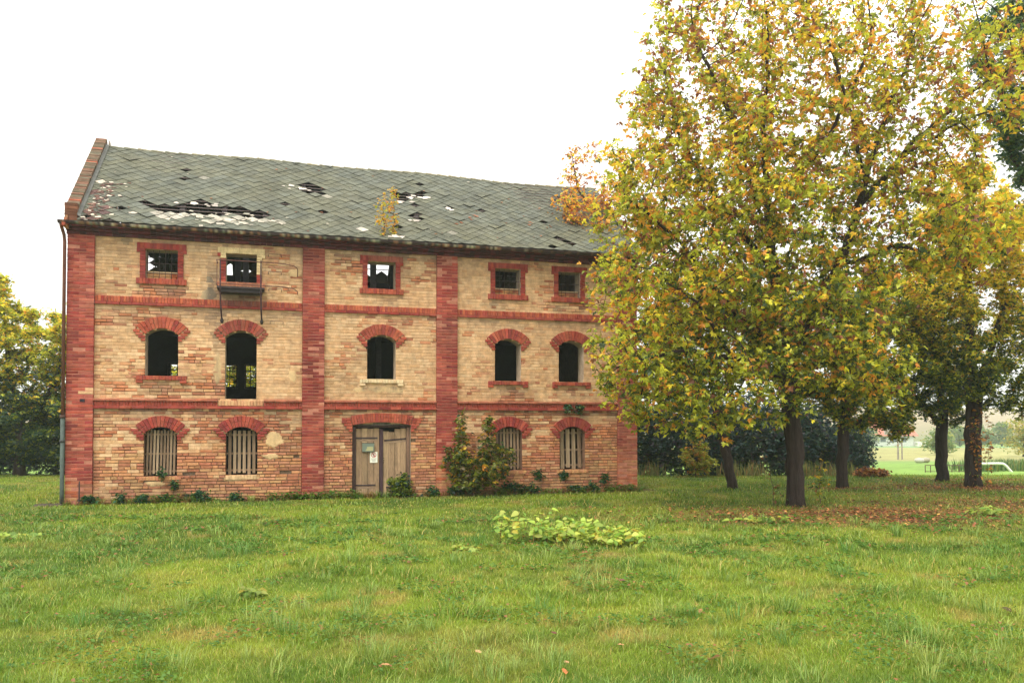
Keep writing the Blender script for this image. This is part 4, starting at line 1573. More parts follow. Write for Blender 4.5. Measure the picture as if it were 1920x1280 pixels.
HOLES = [[(1.60, 1.14), (2.13, 1.07), (2.18, 0.90), (2.5, 1.0), (2.62, 1.41), (3.16, 1.45), (3.08, 1.17), (3.3, 1.2), (3.54, 1.31), (3.87, 1.18), (4.08, 0.98), (4.3, 1.1), (4.68, 1.09), (4.71, 0.74), (4.22, 0.62), (3.82, 0.86), (3.69, 0.70), (3.31, 0.71), (2.92, 0.73), (2.42, 0.70), (2.08, 0.73), (2.05, 0.60), (1.87, 0.64)],
         [(5.50, 2.96), (5.84, 3.12), (6.15, 2.95), (6.22, 2.56), (5.89, 2.44), (5.58, 2.6)],
         [(8.10, 2.98), (8.43, 3.02), (8.66, 2.92), (8.94, 3.2), (9.15, 3.0), (9.12, 2.72), (8.88, 2.7), (8.59, 2.52), (8.2, 2.55)],
         [(8.44, 1.53), (8.66, 1.65), (8.85, 1.42), (8.73, 1.22), (8.46, 1.25)],
         [(12.58, .78), (13.12, .62), (13.0, .44), (12.66, .56)], [(5.86, 1.35), (6.05, 1.53), (6.27, 1.38), (6.05, 1.26)], [(8.3, .95), (8.5, .97), (8.45, .78)], [(9.5, 2.2), (9.75, 2.3), (9.7, 2.1)],
         [(8.65, 2.2), (8.9, 2.25), (8.85, 2.08)], [(.35, .2), (.6, .35), (.5, .1)]]
BHOLES = [[(.6, .9), (.92, .62), (1.12, .3), (1.0, .12), (.5, .12)], [(3.2, .42), (3.75, .42), (3.75, -.1), (3.2, -.1)], [(3.88, .42), (4.12, .3), (3.9, .08)],
          [(7.4, 1.5), (8.6, 1.7), (9.25, 1.3), (9.2, .1), (8.6, .36), (8.32, .60), (8.18, .44), (7.4, .25)]]


def inpoly(x, y, P):
    c = False
    n = len(P)
    for i in range(n):
        (x0, y0), (x1, y1) = P[i], P[(i + 1) % n]
        if (y0 > y) != (y1 > y) and x < (x1 - x0) * (y - y0) / (y1 - y0) + x0: c = not c
    return c


def roof_slope(front):
    """diamond slates laid in overlapping rows on battens"""
    sg = 1 if front else -1
    def pt(u, t, h):                                 # u along, t up the slope, h off the slope
        nn = EV_N + CN * t - CZ * h
        if not front: nn = 2 * RG_N - nn
        sag = (-.05 * math.sin(math.pi * min(1, max(0, (u - 9.2) / 6))) - .02 * math.sin(u * 1.1)) * (t / SLO) + .022 * (float(vnoise(u * .9, t * .9, 211)) - .5)
        return (u, nn, EV_Z + CZ * t + CN * h + sag)
    mb = MB()
    dw, dh = .165, .15                               # half diagonals
    rows = int(SLO / dh) + 1
    holes = HOLES if front else BHOLES
    for rI in range(0, rows + 1):
        tc = rI * dh
        nn = int((LEN - .55) / (2 * dw)) + 2
        for k in range(nn):
            uc = .30 + k * 2 * dw + (dw if rI % 2 else 0)
            if uc < .2 or uc > LEN + .1: continue
            miss = any(inpoly(uc, tc, H) or inpoly(uc, tc - dh * .55, H) for H in holes)
            big = holes[0] if front else None
            near = 0.0
            if front: near = float(np.exp(-((uc - 3.4) / 1.7) ** 2 - ((tc - .75) / .42) ** 2))
            if miss and not (front and near > .4 and random.random() < .10): continue
            if front and random.random() < .004: continue
            s = random.uniform(1.07, 1.10)
            rot = random.gauss(0, .018)
            if near > .4 and random.random() < .3: rot = random.gauss(0, .12)
            lift = abs(random.gauss(0, .004))
            if random.random() < .02: lift += .02
            if rot > .1: lift += .015
            pts = [(0, -dh * s), (dw * s, 0), (0, dh * s), (-dw * s, 0)]
            if random.random() < .25:                # a broken corner
                q = random.randrange(4)
                a, b, c_ = pts[q - 1], pts[q], pts[(q + 1) % 4]
                f = random.uniform(.72, .9)
                pts = pts[:q] + [(lerp(a[0], b[0], f), lerp(a[1], b[1], f)), (lerp(c_[0], b[0], f), lerp(c_[1], b[1], f))] + pts[q + 1:]
            g = lerp(lin(84, 88, 78), lin(94, 97, 87), random.random())
            n1 = float(fbm(np.array([uc * .8]), np.array([tc * .8]), 201, 3)[0])
            g = g * (.74 + .5 * n1)
            g = lerp(g, lin(104, 100, 74), .35 * float(sstep(.5, .75, fbm(np.array([uc * .5 + 9]), np.array([tc * 1.1]), 207, 4))[0]))
            g = lerp(g, lin(92, 90, 66), .4 * random.random())
            pale = 0
            if near > .3 and tc < .75 and random.random() < near * .7: pale = random.uniform(.3, .8)
            if random.random() < .003: pale = random.uniform(.2, .4)
            if front and abs(uc - 7.15) < .2 and abs(tc - .42) < .12: pale = .95
            g = lerp(g, lin(186, 178, 164), pale)
            edge = math.exp(-((uc - .55 - .08 * tc) / .35) ** 2) * (1 if tc < 2.4 else 0)
            if front and random.random() < edge * .25: g = [lin(92, 66, 60), lin(104, 72, 62), lin(84, 62, 58), lin(196, 186, 168)][random.randrange(4)]
            vs = []
            for (x, y) in pts:
                x2 = x * math.cos(rot) - y * math.sin(rot)
                y2 = x * math.sin(rot) + y * math.cos(rot)
                hh = .012 + lift + .017 * (dh * s - y) / (2 * dh * s) + random.uniform(0, .002)
                vs.append((min(max(uc + x2, .27), LEN + .06), min(max(tc + y2, -.05), SLO), hh))
            m = len(vs)
            V = [pt(*p) for p in vs] + [pt(p[0], p[1], p[2] - .011) for p in vs]
            fs = [tuple(range(m)), tuple(range(2 * m - 1, m - 1, -1))] + [(i, i + m, (i + 1) % m + m, (i + 1) % m) for i in range(m)]
            if not front: fs = [f[::-1] for f in fs]
            top = tuple(g)
            mb.add(V, fs[:1], [top] * m + [tuple(g * .5)] * m)
            mb.add(V, fs[1:], tuple(lin(58, 56, 50)))
    if front:                                        # loose shards round the big hole, moss and flakes along the parapet
        rs = random.Random(9)
        def shard(u, t, sz, c, h=.035):
            k = rs.choice((3, 4, 4, 5))
            a0 = rs.random() * 6.28
            P = [(u + math.cos(a0 + i * 6.283 / k) * sz * rs.uniform(.6, 1.2), t + math.sin(a0 + i * 6.283 / k) * sz * rs.uniform(.35, .8)) for i in range(k)]
            P = [(max(p[0], .28), max(p[1], -.03)) for p in P]
            hs = [h + rs.uniform(0, .012) for _ in P]
            V = [pt(p[0], p[1], q) for p, q in zip(P, hs)] + [pt(p[0], p[1], q - .008) for p, q in zip(P, hs)]
            mb.add(V, [tuple(range(k))] + [(i, i + k, (i + 1) % k + k, (i + 1) % k) for i in range(k)], tuple(c))
        for _ in range(150):
            t = rs.random() ** 1.3 * 2.3
            u = .34 + .1 * t + abs(rs.gauss(0, .22))
            shard(u, t, rs.uniform(.03, .085), [lin(92, 66, 60), lin(104, 74, 62), lin(84, 62, 58), lin(110, 80, 66), lin(196, 186, 168)][rs.randrange(5)])
        for _ in range(60):
            u = rs.gauss(3.55, .75)
            t = .62 - abs(rs.gauss(0, .22)) + (.25 if rs.random() < .2 else 0)
            shard(u, max(.02, t), rs.uniform(.05, .16), lerp(lin(186, 176, 160), lin(130, 128, 114), rs.random()))
        for hu, ht, n in ((8.9, 2.72, 7), (5.5, 2.72, 5), (8.5, 2.45, 3), (8.7, 1.15, 3), (7.8, .12, 5), (9.6, 2.1, 2), (5.25, 2.85, 2), (2.6, 1.3, 3), (3.3, 1.3, 4)):
            for _ in range(n): shard(hu + rs.gauss(0, .16), ht + rs.gauss(0, .06), rs.uniform(.05, .14), lerp(lin(220, 210, 196), lin(170, 160, 150), rs.random()), .04)
        for _ in range(45):
            shard(rs.uniform(.6, LEN), rs.uniform(.1, SLO - .3), rs.uniform(.02, .05), [lin(130, 84, 62), lin(110, 78, 64), lin(150, 104, 74), lin(190, 180, 160)][rs.randrange(4)])
        for hu, ht in ((10.3, 1.55), (10.5, 1.75), (9.95, 1.3), (12.0, 1.6), (12.6, 1.5)):
            for _ in range(3): shard(hu + rs.gauss(0, .1), ht + rs.gauss(0, .07), rs.uniform(.03, .08), lin(136, 86, 60))
    o = mb.build('roof', M['slate'], house)
    for rI in range(0, 24):
        t = .1 + rI * .2
        if t > SLO - .05: break
        if not front and any(inpoly(8.3, t, H) or inpoly(.9, t, H) for H in BHOLES) and rI % 3: 
            continue
        a, b = pt(.25, t - .02, .0), pt(LEN, t - .02, .0)
        vs = [pt(u, t + dt, h) for u in (.25, 4.0, 7.6, 11.3, LEN) for dt, h in ((-.014, .002), (.014, .002), (.014, -.014), (-.014, -.014))]
        fs = []
        for i in range(4):
            for k in range(4):
                fs.append((i * 4 + k, i * 4 + (k + 1) % 4, i * 4 + 4 + (k + 1) % 4, i * 4 + 4 + k))
        tb = MB()
        tb.add(vs, fs, lin(92, 80, 76))
        tb.build('batten', M['timber'], o)
    for u in np.arange(.5, LEN, 1.02):
        rf = MB()
        vs = [pt(u + du, t, h) for t in (.0, SLO) for du, h in ((-.06, -.025), (.06, -.025), (.06, -.17), (-.06, -.17))]
        rf.add(vs, [(0, 1, 5, 4), (1, 2, 6, 5), (2, 3, 7, 6), (3, 0, 4, 7)], lin(50, 44, 44))
        rf.build('rafter', M['timber'], o)
    return pt


ptF = roof_slope(True)
ptB = roof_slope(False)
mb = MB()
u = .36
while u < LEN - .02:
    e = min(LEN, u + .36)
    a, b = ptF(u, SLO, .0), ptF(e - .01, SLO, .0)
    mb.tube([(a[0], a[1], a[2] - .01), (a[0] + .005, a[1], a[2] - .005), (b[0], b[1], b[2] - .02)], [.05, .062, .052], 8, lerp(lin(112, 112, 92), lin(146, 138, 110), random.random()))
    u = e
mb.build('ridge_cap', M['slate'], house)


# gables with the brick parapet standing above the slates
def gables():
    for side, (u0, u1) in enumerate(((.0, .27), (LEN - .3, LEN))):
        mb = MB()
        par = .2 if side == 0 else -.05
        prof = [(.0, -.1), (DEP, -.1), (DEP, 6.75), (RG_N, RG_Z - .1), (.0, 6.75)]
        vs = [(u0 + .01, y, z) for y, z in prof] + [(u1 - .01, y, z) for y, z in prof]
        n = 5
        mb.add(vs, [tuple(range(n)), tuple(range(2 * n - 1, n - 1, -1))] + [(i, i + n, (i + 1) % n + n, (i + 1) % n) for i in range(n)], lin(130, 96, 76))
        uo = u0 + .004 if side == 0 else u1 - .004
        s = -1 if side == 0 else 1
        z = -.06
        k = 0
        while z < RG_Z - .2:                          # brick courses on the outer face
            hw = DEP / 2 if z < 6.6 else (RG_Z - z) / CZ * CN
            y = RG_N - hw
            y1 = RG_N + hw
            f = .14 if k % 2 else .28
            while y < y1 - .01:
                e = min(y1, y + f)
                f = .28
                c = [ORG, RED, BUF, PNK, BRN, TAN3][random.randrange(6)] * random.uniform(.8, 1.1)
                g = .004
                x0, x1 = (uo - .012, uo + .05) if side == 0 else (uo - .05, uo + .012)
                mb.box((x0, y + g, z + .006), (x1, e - g, z + .074), tuple(c), .002)
                y = e
            z += ZC
            k += 1
        gm = mb.build('gable_wall', M['brick'], house)
        if side == 0:
            cp = MB()
            # vertical foot of the parapet, then bricks on edge climbing the slope
            for k in range(6):
                cp.box((-.02, -.30, 6.80 + k * .075), (.26, .1 + k * .04, 6.80 + k * .075 + .07), tuple(lerp(PNK, BRN, random.random()) * .5), .006)
            t = .30
            while t < SLO + .12:
                for front in (True, False):
                    nn = EV_N + CN * t
                    zz = EV_Z + CZ * t
                    if not front: nn = 2 * RG_N - nn
                    q = 1 if front else -1
                    c = lerp([lin(104, 84, 66), lin(92, 80, 62), lin(112, 80, 62), lin(100, 92, 74)][random.randrange(4)], lin(190, 92, 60), .5 * (random.random() < .06))
                    jj = random.uniform(-.008, .008)
                    vs = []
                    for du in (-.02, .255 + random.uniform(-.01, .01)):
                        for dt, h in ((0, -.15), (.054, -.15), (.054, .17 + jj), (0, .17 + jj)):
                            vs.append((du, nn + q * (CN * dt - CZ * h), zz + CZ * dt + CN * h))
                    cp.add(vs, [(0, 1, 2, 3), (7, 6, 5, 4), (0, 4, 5, 1), (1, 5, 6, 2), (2, 6, 7, 3), (3, 7, 4, 0)], tuple(c))
                t += .068
            cp.build('parapet', M['brick'], gm)
            fl = MB()
            vs = [ptF(u, t, h) for t in (.1, SLO) for u, h in ((.262, .11), (.285, .07), (.33, .045))]
            fl.add(vs, [(0, 1, 4, 3), (1, 2, 5, 4)], lin(92, 92, 86))
            fl.build('flashing', M['iron'], gm)
            fl = MB()
            a = ptF(.33, SLO, 0)
            fl.tube([(a[0], a[1], a[2] - .05), (a[0], a[1], a[2] + .10), (a[0], a[1], a[2] + .2)], [.03, .035, .01], 7, lin(150, 140, 128))
            fl.build('finial', M['iron'], gm)


gables()


def back_wall():
    g = .05
    U = np.arange(.05, LEN, g)
    Zs = np.arange(-.1, 6.8, g)
    UU, ZZ = np.meshgrid(U, Zs, indexing='ij')
    ix = np.arange(UU.size).reshape(UU.shape)
    F = np.stack([ix[:-1, :-1], ix[1:, :-1], ix[1:, 1:], ix[:-1, 1:]], -1)
    bad = np.zeros_like(UU, bool)
    for o in BOP:
        bad |= (UU > o['u0']) & (UU < o['u1']) & (ZZ > o['z0']) & (ZZ < o['z1'])
    cell = bad[:-1, :-1] & bad[1:, :-1] & bad[1:, 1:] & bad[:-1, 1:]
    F = F[~cell].reshape(-1, 4)
    V = np.stack([UU, np.full_like(UU, DEP - .4), ZZ], -1).reshape(-1, 3)
    V2 = V.copy()
    V2[:, 1] = DEP
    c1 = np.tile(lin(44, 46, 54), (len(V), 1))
    c2 = np.tile(lin(190, 150, 110), (len(V), 1)) * (.7 + .6 * rng.random(len(V)))[:, None]
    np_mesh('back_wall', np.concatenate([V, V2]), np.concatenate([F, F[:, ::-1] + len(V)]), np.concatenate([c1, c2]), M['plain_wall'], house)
    for o in BOP:
        mb = MB()
        a, b = o['u0'], o['u1']
        for (x0, x1, z0, z1) in ((a - .02, a, o['z0'], o['z1']), (b, b + .02, o['z0'], o['z1']), (a, b, o['z0'] - .02, o['z0']), (a, b, o['z1'], o['z1'] + .02)):
            mb.box((x0, DEP - .4, z0), (x1, DEP, z1), lin(120, 110, 100))
        for k in range(1, 3):
            x = lerp(a, b, k / 3)
            mb.box((x - .012, DEP - .2, o['z0']), (x + .012, DEP - .17, o['z1']), lin(60, 56, 54))
        for k in range(1, 4):
            z = lerp(o['z0'], o['z1'], k / 4)
            mb.box((a, DEP - .195, z - .012), (b, DEP - .175, z + .012), lin(60, 56, 54))
        mb.build('back_window', M['iron'], house)
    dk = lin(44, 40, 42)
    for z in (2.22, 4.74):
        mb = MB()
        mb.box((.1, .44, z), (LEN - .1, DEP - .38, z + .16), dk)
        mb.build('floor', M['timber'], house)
    for u, y, z0, z1 in ((4.05, 2.2, 4.9, 8.6), (3.75, 4.4, 4.9, 7.6), (7.5, 1.2, 4.9, 7.9), (8.15, 2.0, 4.9, 8.6), (4.6, 3.2, 2.38, 4.74), (11.2, 3.0, 2.38, 4.74), (7.9, 3.2, 2.38, 4.74)):
        mb = MB()
        mb.box((u - .08, y - .08, z0), (u + .08, y + .08, z1), lin(90, 86, 88), .004)
        mb.build('timber_post', M['timber'], house)
    for y, z in ((1.4, 8.0), (RG_N * 2 - 1.4, 8.0)):
        mb = MB()
        mb.box((.25, y - .07, z - .16), (LEN - .25, y + .07, z), dk)
        mb.build('purlin', M['timber'], house)
    mb = MB()
    mb.box((7.2, .5, 6.45), (7.34, DEP - .5, 6.6), dk)
    mb.build('tie_beam', M['timber'], house)


back_wall()

# ------------------------------------------------------------------ plants on and along the building
def roof_sapling(u, t, h, lab, seed, wide):
    b = ptF(u, t, .02)
    p = wpt(b[0], b[1], b[2])
    shrub('roof_sapling', lab, 'sapling', p[:2], [(0, 0, h * .45, wide, .12, h * .32, 1), (0, 0, h * .75, wide * .5, .1, h * .24, .6)], 130, 150 if wide > .2 else 105, .075,
          lambda P, r: pal(r, len(P), [(1, lin(226, 180, 60)), (.7, LO), (.6, lin(190, 190, 60))]), seed, None, .012,
          [[(0, 0, -.02), (.01, 0, h * .5), (-.02, 0, h * .9)]], z=p[2], kill=.12, step=.07, infl=.5, spread=.1, thr=.02)


roof_sapling(7.60, .22, 1.15, 'yellow bushy sapling growing out of the gutter above the third top window', 81, .26)
roof_sapling(7.88, .25, 1.35, 'thin tall yellow sapling in the gutter, just right of the bushier one', 82, .09)

pal_bush = lambda P, r: pal(r, len(P), [(1.0, LG), (.9, LDG), (.5, lin(140, 140, 66)), (.16, LY), (.12, LO), (.3, lin(110, 96, 60))])
sp = wpt(10.05, -.45)
shrub('wall_shrub', 'tall green elder shrub growing against the brick wall right of the door', 'shrub', sp[:2],
      [(-.36, 0, 1.25, .22, .2, 1.0, .9), (.36, .02, 1.3, .22, .2, 1.0, .8), (-.3, -.1, .75, .55, .3, .55, 1.1), (.25, -.1, .7, .6, .3, .55, 1.2), (.85, 0, 1.05, .35, .2, .3, .35), (-.7, 0, .95, .25, .2, .4, .3), (0, -.1, .35, .45, .3, .3, .5)],
      1000, 1500, .12, pal_bush, 83, None, .035, [[(0, 0, -.05), (-.1, 0, .4), (-.32, 0, 1.1), (-.36, 0, 2.1)], [(.0, 0, .1), (.2, 0, .6), (.36, 0, 1.3), (.38, 0, 2.15)]], kill=.16, step=.1, infl=.6, spread=.13, thr=.02)
dp = wpt(8.05, -.22)
shrub('door_shrub', 'low bright green bush growing at the foot of the right door leaf', 'shrub', dp[:2],
      [(0, 0, .3, .3, .2, .28, 1), (.12, 0, .5, .16, .12, .14, .3)], 260, 420, .10, lambda P, r: pal(r, len(P), [(1.2, lin(128, 150, 44)), (.8, LG), (.8, lin(40, 72, 54))]), 84, kill=.1, step=.07, infl=.4, spread=.1, thr=.02)
pal_weed = lambda P, r: pal(r, len(P), [(1.0, lin(44, 92, 58)), (.9, lin(62, 104, 56)), (.5, lin(98, 124, 52)), (.3, lin(36, 66, 50))])
WEEDS = [(.53, .16, .22, 'weeds around the foot of the iron stake at the left pilaster'), (1.71, .14, .16, 'small weed tuft at the wall foot under the left boarded window'),
         (2.25, .16, .22, 'leafy weed at the wall foot below the left boarded window, right part'), (3.06, .24, .3, 'broad dark green weed at the wall foot between the two left boarded windows'),
         (3.89, .14, .16, 'small weed at the wall foot under the second boarded window'), (8.94, .16, .2, 'dark weed at the wall foot between the door bush and the third pilaster'),
         (9.55, .22, .24, 'dark green weed at the left foot of the tall wall shrub'), (11.2, .34, .34, 'big dark green nettle clump right of the tall wall shrub'),
         (11.75, .22, .26, 'dark nettle clump between the two right boarded windows'), (13.05, .18, .2, 'weed at the wall foot under the rightmost boarded window'),
         (13.58, .22, .24, 'weed right of the rightmost boarded window at the wall foot'), (1.25, .10, .12, 'tiny weed at the wall foot near the left pilaster')]
for i, (u, h, rr, lab) in enumerate(WEEDS):
    p = wpt(u, -.2)
    shrub('weed', lab, 'weed', p[:2], [(0, 0, h * .55, rr, .13, h * .5, 1)], 90, int(70 + rr * 330), .085, pal_weed, 100 + i, 'weeds along the foot of the wall', .008, kill=.09, step=.06, infl=.4, spread=.1, thr=.02, droop=.3)
for i, (u, z, h, rr, lab) in enumerate([(13.2, 2.30, .2, .2, 'dark creeper rooted on the string course above the rightmost boarded window'), (12.85, 2.33, .12, .1, 'small creeper tuft on the string course, left of the larger one'),
                                        (11.97, .48, .16, .14, 'small weed sprouting from the wall between the two right boarded windows'), (10.98, .52, .3, .13, 'nettle stalk in front of the sill of the shrub-covered window'),
                                        (13.99, .30, .18, .12, 'dry-stalked weed on the wall near the right corner'), (2.16, .66, .09, .07, 'tiny plant rooted on the sill of the left boarded window'),
                                        (2.45, .38, .12, .09, 'tiny weed in a wall joint below the left boarded window'), (12.75, .42, .16, .14, 'weed hanging from the wall right below the rightmost boarded sill')]):
    p = wpt(u, -.07, 0)
    shrub('wall_weed', lab, 'weed', p[:2], [(0, 0, h * .5, rr, .07, h * .55, 1)], 60, int(40 + rr * 280), .075, pal_weed, 130 + i, 'weeds rooted in the wall', .006, z=z, kill=.07, step=.05, infl=.35, spread=.07, thr=.02, droop=.4, zmin=-.2)

# iron stake, board, balcony-side details
mb = MB()
mb.tube([(0, 0, -.1), (0, 0, .50), (.004, 0, .56)], [.016, .016, .012], 7, lin(56, 44, 48))
mb.box((-.02, -.02, .0), (.02, .02, .05), lin(70, 54, 50), .002)
o = mb.build('iron_stake', M['iron'])
o.location = wpt(.345, -.2, 0)
tag(o, 'thin rusty iron stake standing in front of the left brick pilaster', 'stake')
mb = MB()
mb.box((-.28, -.16, -.05), (.28, .16, .03), lin(104, 92, 84), .012)
mb.box((-.26, -.14, .03), (.26, -.11, .05), lin(84, 74, 70), .006)
o = mb.build('splash_slab', M['mortar'])
o.location = wpt(-.3, -.2, 0)
o.rotation_euler = (0, 0, TH)
tag(o, 'low grey slab under the end of the downpipe at the left corner', 'slab')

# broadleaf weeds on the lawn
def broadleaf(name, lab, cat, c0, spread_x, spread_y, nst, hmax, size, seed, curve=0.0, pale=.9):
    r = np.random.default_rng(seed)
    root = empty(name, (c0[0], c0[1], float(gz(np.array([c0[0]]), np.array([c0[1]]))[0])), 0, lab, cat)
    bx = r.normal(0, 1, nst).clip(-1.7, 1.7) * spread_x * .6
    by = r.normal(0, 1, nst).clip(-1.7, 1.7) * spread_y * .6 + curve * bx
    hh = hmax * (.35 + .65 * r.random(nst)) * (1 - .25 * np.abs(bx) / (spread_x * 1.2)) * (1.0 + .75 * sstep(-.2, -.8, bx) * (by > np.median(by)))
    mb = MB()
    Ps, Ds, Ns, Ls = [], [], [], []
    for i in range(nst):
        tx, ty = r.normal(0, .3, 2) * hh[i]
        mb.tube([(bx[i], by[i], -.03), (bx[i] + tx * .4, by[i] + ty * .4, hh[i] * .6), (bx[i] + tx, by[i] + ty, hh[i])], [.006, .005, .003], 4, lin(140, 120, 60))
        mb.tube([(0, 0, -.03), (bx[i] * .5, by[i] * .5, -.025), (bx[i], by[i], -.03)], .006, 4, lin(120, 96, 60))   # creeping rootstock
        k = int(5 + 4 * r.random())
        for j in range(k):
            t = .3 + .7 * (j + 1) / k
            a = r.random() * 6.283
            Ps.append((bx[i] + tx * t, by[i] + ty * t, hh[i] * t))
            Ds.append((math.cos(a), math.sin(a), .25 * r.normal() - .05))
            Ns.append((r.normal() * .35, -.35 + r.normal() * .35, 1))
            Ls.append(size * (.55 + .7 * r.random()))
    mb.build('stem', M['bark'], root)
    Ps, Ds, Ns, Ls = map(np.array, (Ps, Ds, Ns, Ls))
    D = unit(Ds)
    N = unit(Ns)
    S = unit(np.cross(N, D))
    n = len(Ps)
    prof = [(0, 0), (.18, .26), (.45, .36), (.75, .22), (1, 0), (.75, -.22), (.45, -.36), (.18, -.26)]
    V = np.empty((n, 8, 3))
    for k, (a, b) in enumerate(prof):
        V[:, k] = Ps + D * (Ls * a)[:, None] + S * (Ls * b)[:, None] + N * (Ls * (abs(b) * .3 - a * a * .18))[:, None]
    F = np.arange(n)[:, None] * 8 + np.array([[0, 1, 2, 3, 4, 5, 6, 7]])
    c = pal(r, n, [(1.2, lin(172, 196, 84) * pale), (.8, lin(196, 204, 96) * pale), (.7, lin(132, 168, 72) * pale), (.25, lin(206, 190, 70) * pale)])
    np_mesh('foliage', V.reshape(-1, 3), F, np.repeat(c, 8, 0), M['leaf'], root)


broadleaf('broadleaf_weeds', 'patch of tall pale green broad-leaved weeds in the middle of the lawn', 'weed patch', (.9, 13.45), 1.08, .5, 120, .36, .125, 201, -.34, 1.0)
broadleaf('broadleaf_weed', 'small pale broad-leaved weed on the lawn at the far left edge', 'weed', (-8.45, 13.9), .3, .2, 10, .12, .14, 202)
broadleaf('broadleaf_weed', 'little broad-leaved weed just left of the tall weed patch', 'weed', (-.75, 12.6), .2, .15, 6, .08, .12, 203)
broadleaf('broadleaf_weed', 'broad-leaved weed among fallen leaves at the right of the big maple', 'weed', (10.1, 17.4), .3, .2, 12, .22, .13, 204)
broadleaf('broadleaf_weed', 'low green rosette weed in the grass left of the picture centre', 'weed', (-3.0, 9.3), .12, .1, 7, .09, .10, 205, pale=.6)
broadleaf('broadleaf_weed', 'scattered low broad leaves in the leaf litter below the lowest maple boughs', 'weed', (4.9, 16.2), .6, .3, 14, .12, .12, 206, pale=.85)

# fallen leaves
def litter():
    r = np.random.default_rng(401)
    n0 = 110000
    x = r.uniform(-1, 24, n0)
    y = r.uniform(12.5, 30, n0)
    k = r.random(n0) < litter_amt(x, y) ** 1.3 * .95
    x, y = x[k], y[k]
    n = len(x)
    P = np.stack([x, y, gz(x, y) + .012 + .03 * r.random(n)], 1)
    a = r.random(n) * 6.283
    D = unit(np.stack([np.cos(a), np.sin(a), r.normal(0, .25, n)], 1))
    N = unit(np.stack([r.normal(0, .35, n), r.normal(0, .35, n), np.ones(n)], 1))
    L = .04 + .055 * r.random(n)
    V, F = leaf_geo(P, D, N, L, L * .6)
    c = pal(r, n, [(1, lin(150, 92, 64)), (.5, lin(180, 120, 76)), (1.0, lin(116, 74, 58)), (.2, lin(200, 154, 84))])
    o = np_mesh('leaf_litter', V, F, np.repeat(c, 4, 0), M['litter'])
    tag(o, 'reddish brown fallen leaves strewn under the maples', 'fallen leaves', kind='stuff')


litter()
FL = [(1.62, 6.62, .17, 'large pale pinkish dry leaf lying near the bottom edge of the lawn', (206, 150, 116)), (1.32, 9.9, .12, 'dark purplish fallen leaf standing upright in the lawn', (120, 76, 70)),
      (.90, 7.35, .09, None, (206, 150, 110)), (.93, 7.05, .09, None, (214, 160, 116)), (.38, 7.45, .08, None, (110, 72, 60)), (.43, 6.55, .08, None, (214, 160, 120)), (.40, 6.3, .09, None, (190, 120, 70)),
      (1.32, 6.95, .09, 'small dark brown curled leaf beside the large pinkish leaf', (70, 46, 40)), (5.05, 8.4, .13, 'dark brown leaf at the right edge of the lawn', (84, 58, 50)), (-.28, 6.85, .09, None, (190, 150, 110)),
      (-1.0, 6.5, .1, None, (186, 140, 96)), (-2.25, 8.75, .1, None, (96, 66, 54)), (1.9, 8.3, .09, None, (176, 120, 84)), (3.1, 9.7, .1, None, (180, 140, 90)), (-3.8, 10.5, .1, None, (190, 160, 100))]
for i, (x, y, s, lab, c) in enumerate(FL):
    r = np.random.default_rng(500 + i)
    cc = lin(*c)
    z = float(gz(np.array([x]), np.array([y]))[0]) + .045
    a = r.random() * 6.28
    prof = [(-.5, 0), (-.3, .22), (-.12, .34), (.0, .24), (.16, .36), (.3, .18), (.52, 0), (.3, -.2), (.14, -.34), (.0, -.22), (-.14, -.36), (-.32, -.2)]
    mb = MB()
    s = s * .8
    vs = [(px * s, py * s, s * (.25 * abs(py) + .2 * px * px + r.normal(0, .03))) for px, py in prof]
    mb.add([(0, 0, 0)] + vs, [(0, 1 + k, 1 + (k + 1) % 12) for k in range(12)], [tuple(cc * .85)] + [tuple(cc * r.uniform(.8, 1.15)) for _ in vs])
    o = mb.build('fallen_leaf', M['litter'])
    o.location = (x, y, z)
    o.rotation_euler = (r.normal(0, .25) + (.9 if 'upright' in (lab or '') else .15), r.normal(0, .25), a)
    tag(o, lab or 'small withered pale or brown leaf lying loose in the short grass', 'leaf', 'loose leaves on the lawn')

# ivy on the golden maple, saplings by the big trunk
shrub('ivy', 'rust-brown vine climbing the bark of the golden maple', 'vine', (14.27, 25.12),
      [(0, 0, 1.3, .28, .12, 1.2, 1)], 150, 160, .11, lambda P, r: pal(r, len(P), [(1, LB), (.7, LO), (.5, LG)]), 91, None, .01, [[(0, 0, -.02), (-.1, 0, 1.0), (.05, 0, 2.4)], [(.3, .05, -.02), (.36, .05, 1.2), (.34, .05, 2.2)]], kill=.15, step=.1, infl=.5)
shrub('sapling', 'thin dry sapling stalk at the left foot of the big maple', 'sapling', (6.15, 19.2),
      [(0, 0, .6, .1, .1, .5, 1)], 40, 16, .08, lambda P, r: pal(r, len(P), [(1, LB), (.6, LDG)]), 92, None, .012, [[(0, 0, -.02), (-.05, 0, .5), (-.18, 0, 1.05)], [(.1, 0, -.02), (.08, 0, .5)]], kill=.15, step=.1, infl=.5)
shrub('sapling', 'small leafy sprout at the right foot of the big maple', 'sapling', (7.3, 19.5),
      [(0, 0, .55, .2, .15, .45, 1)], 60, 50, .10, pal_olive, 93, None, .012, [[(0, 0, -.02), (.02, 0, .5), (.06, 0, .95)]], kill=.15, step=.1, infl=.5)

# ------------------------------------------------------------------ the far side of the meadow
def gzz(x, y):
    return float(gz(np.array([x]), np.array([y]))[0])


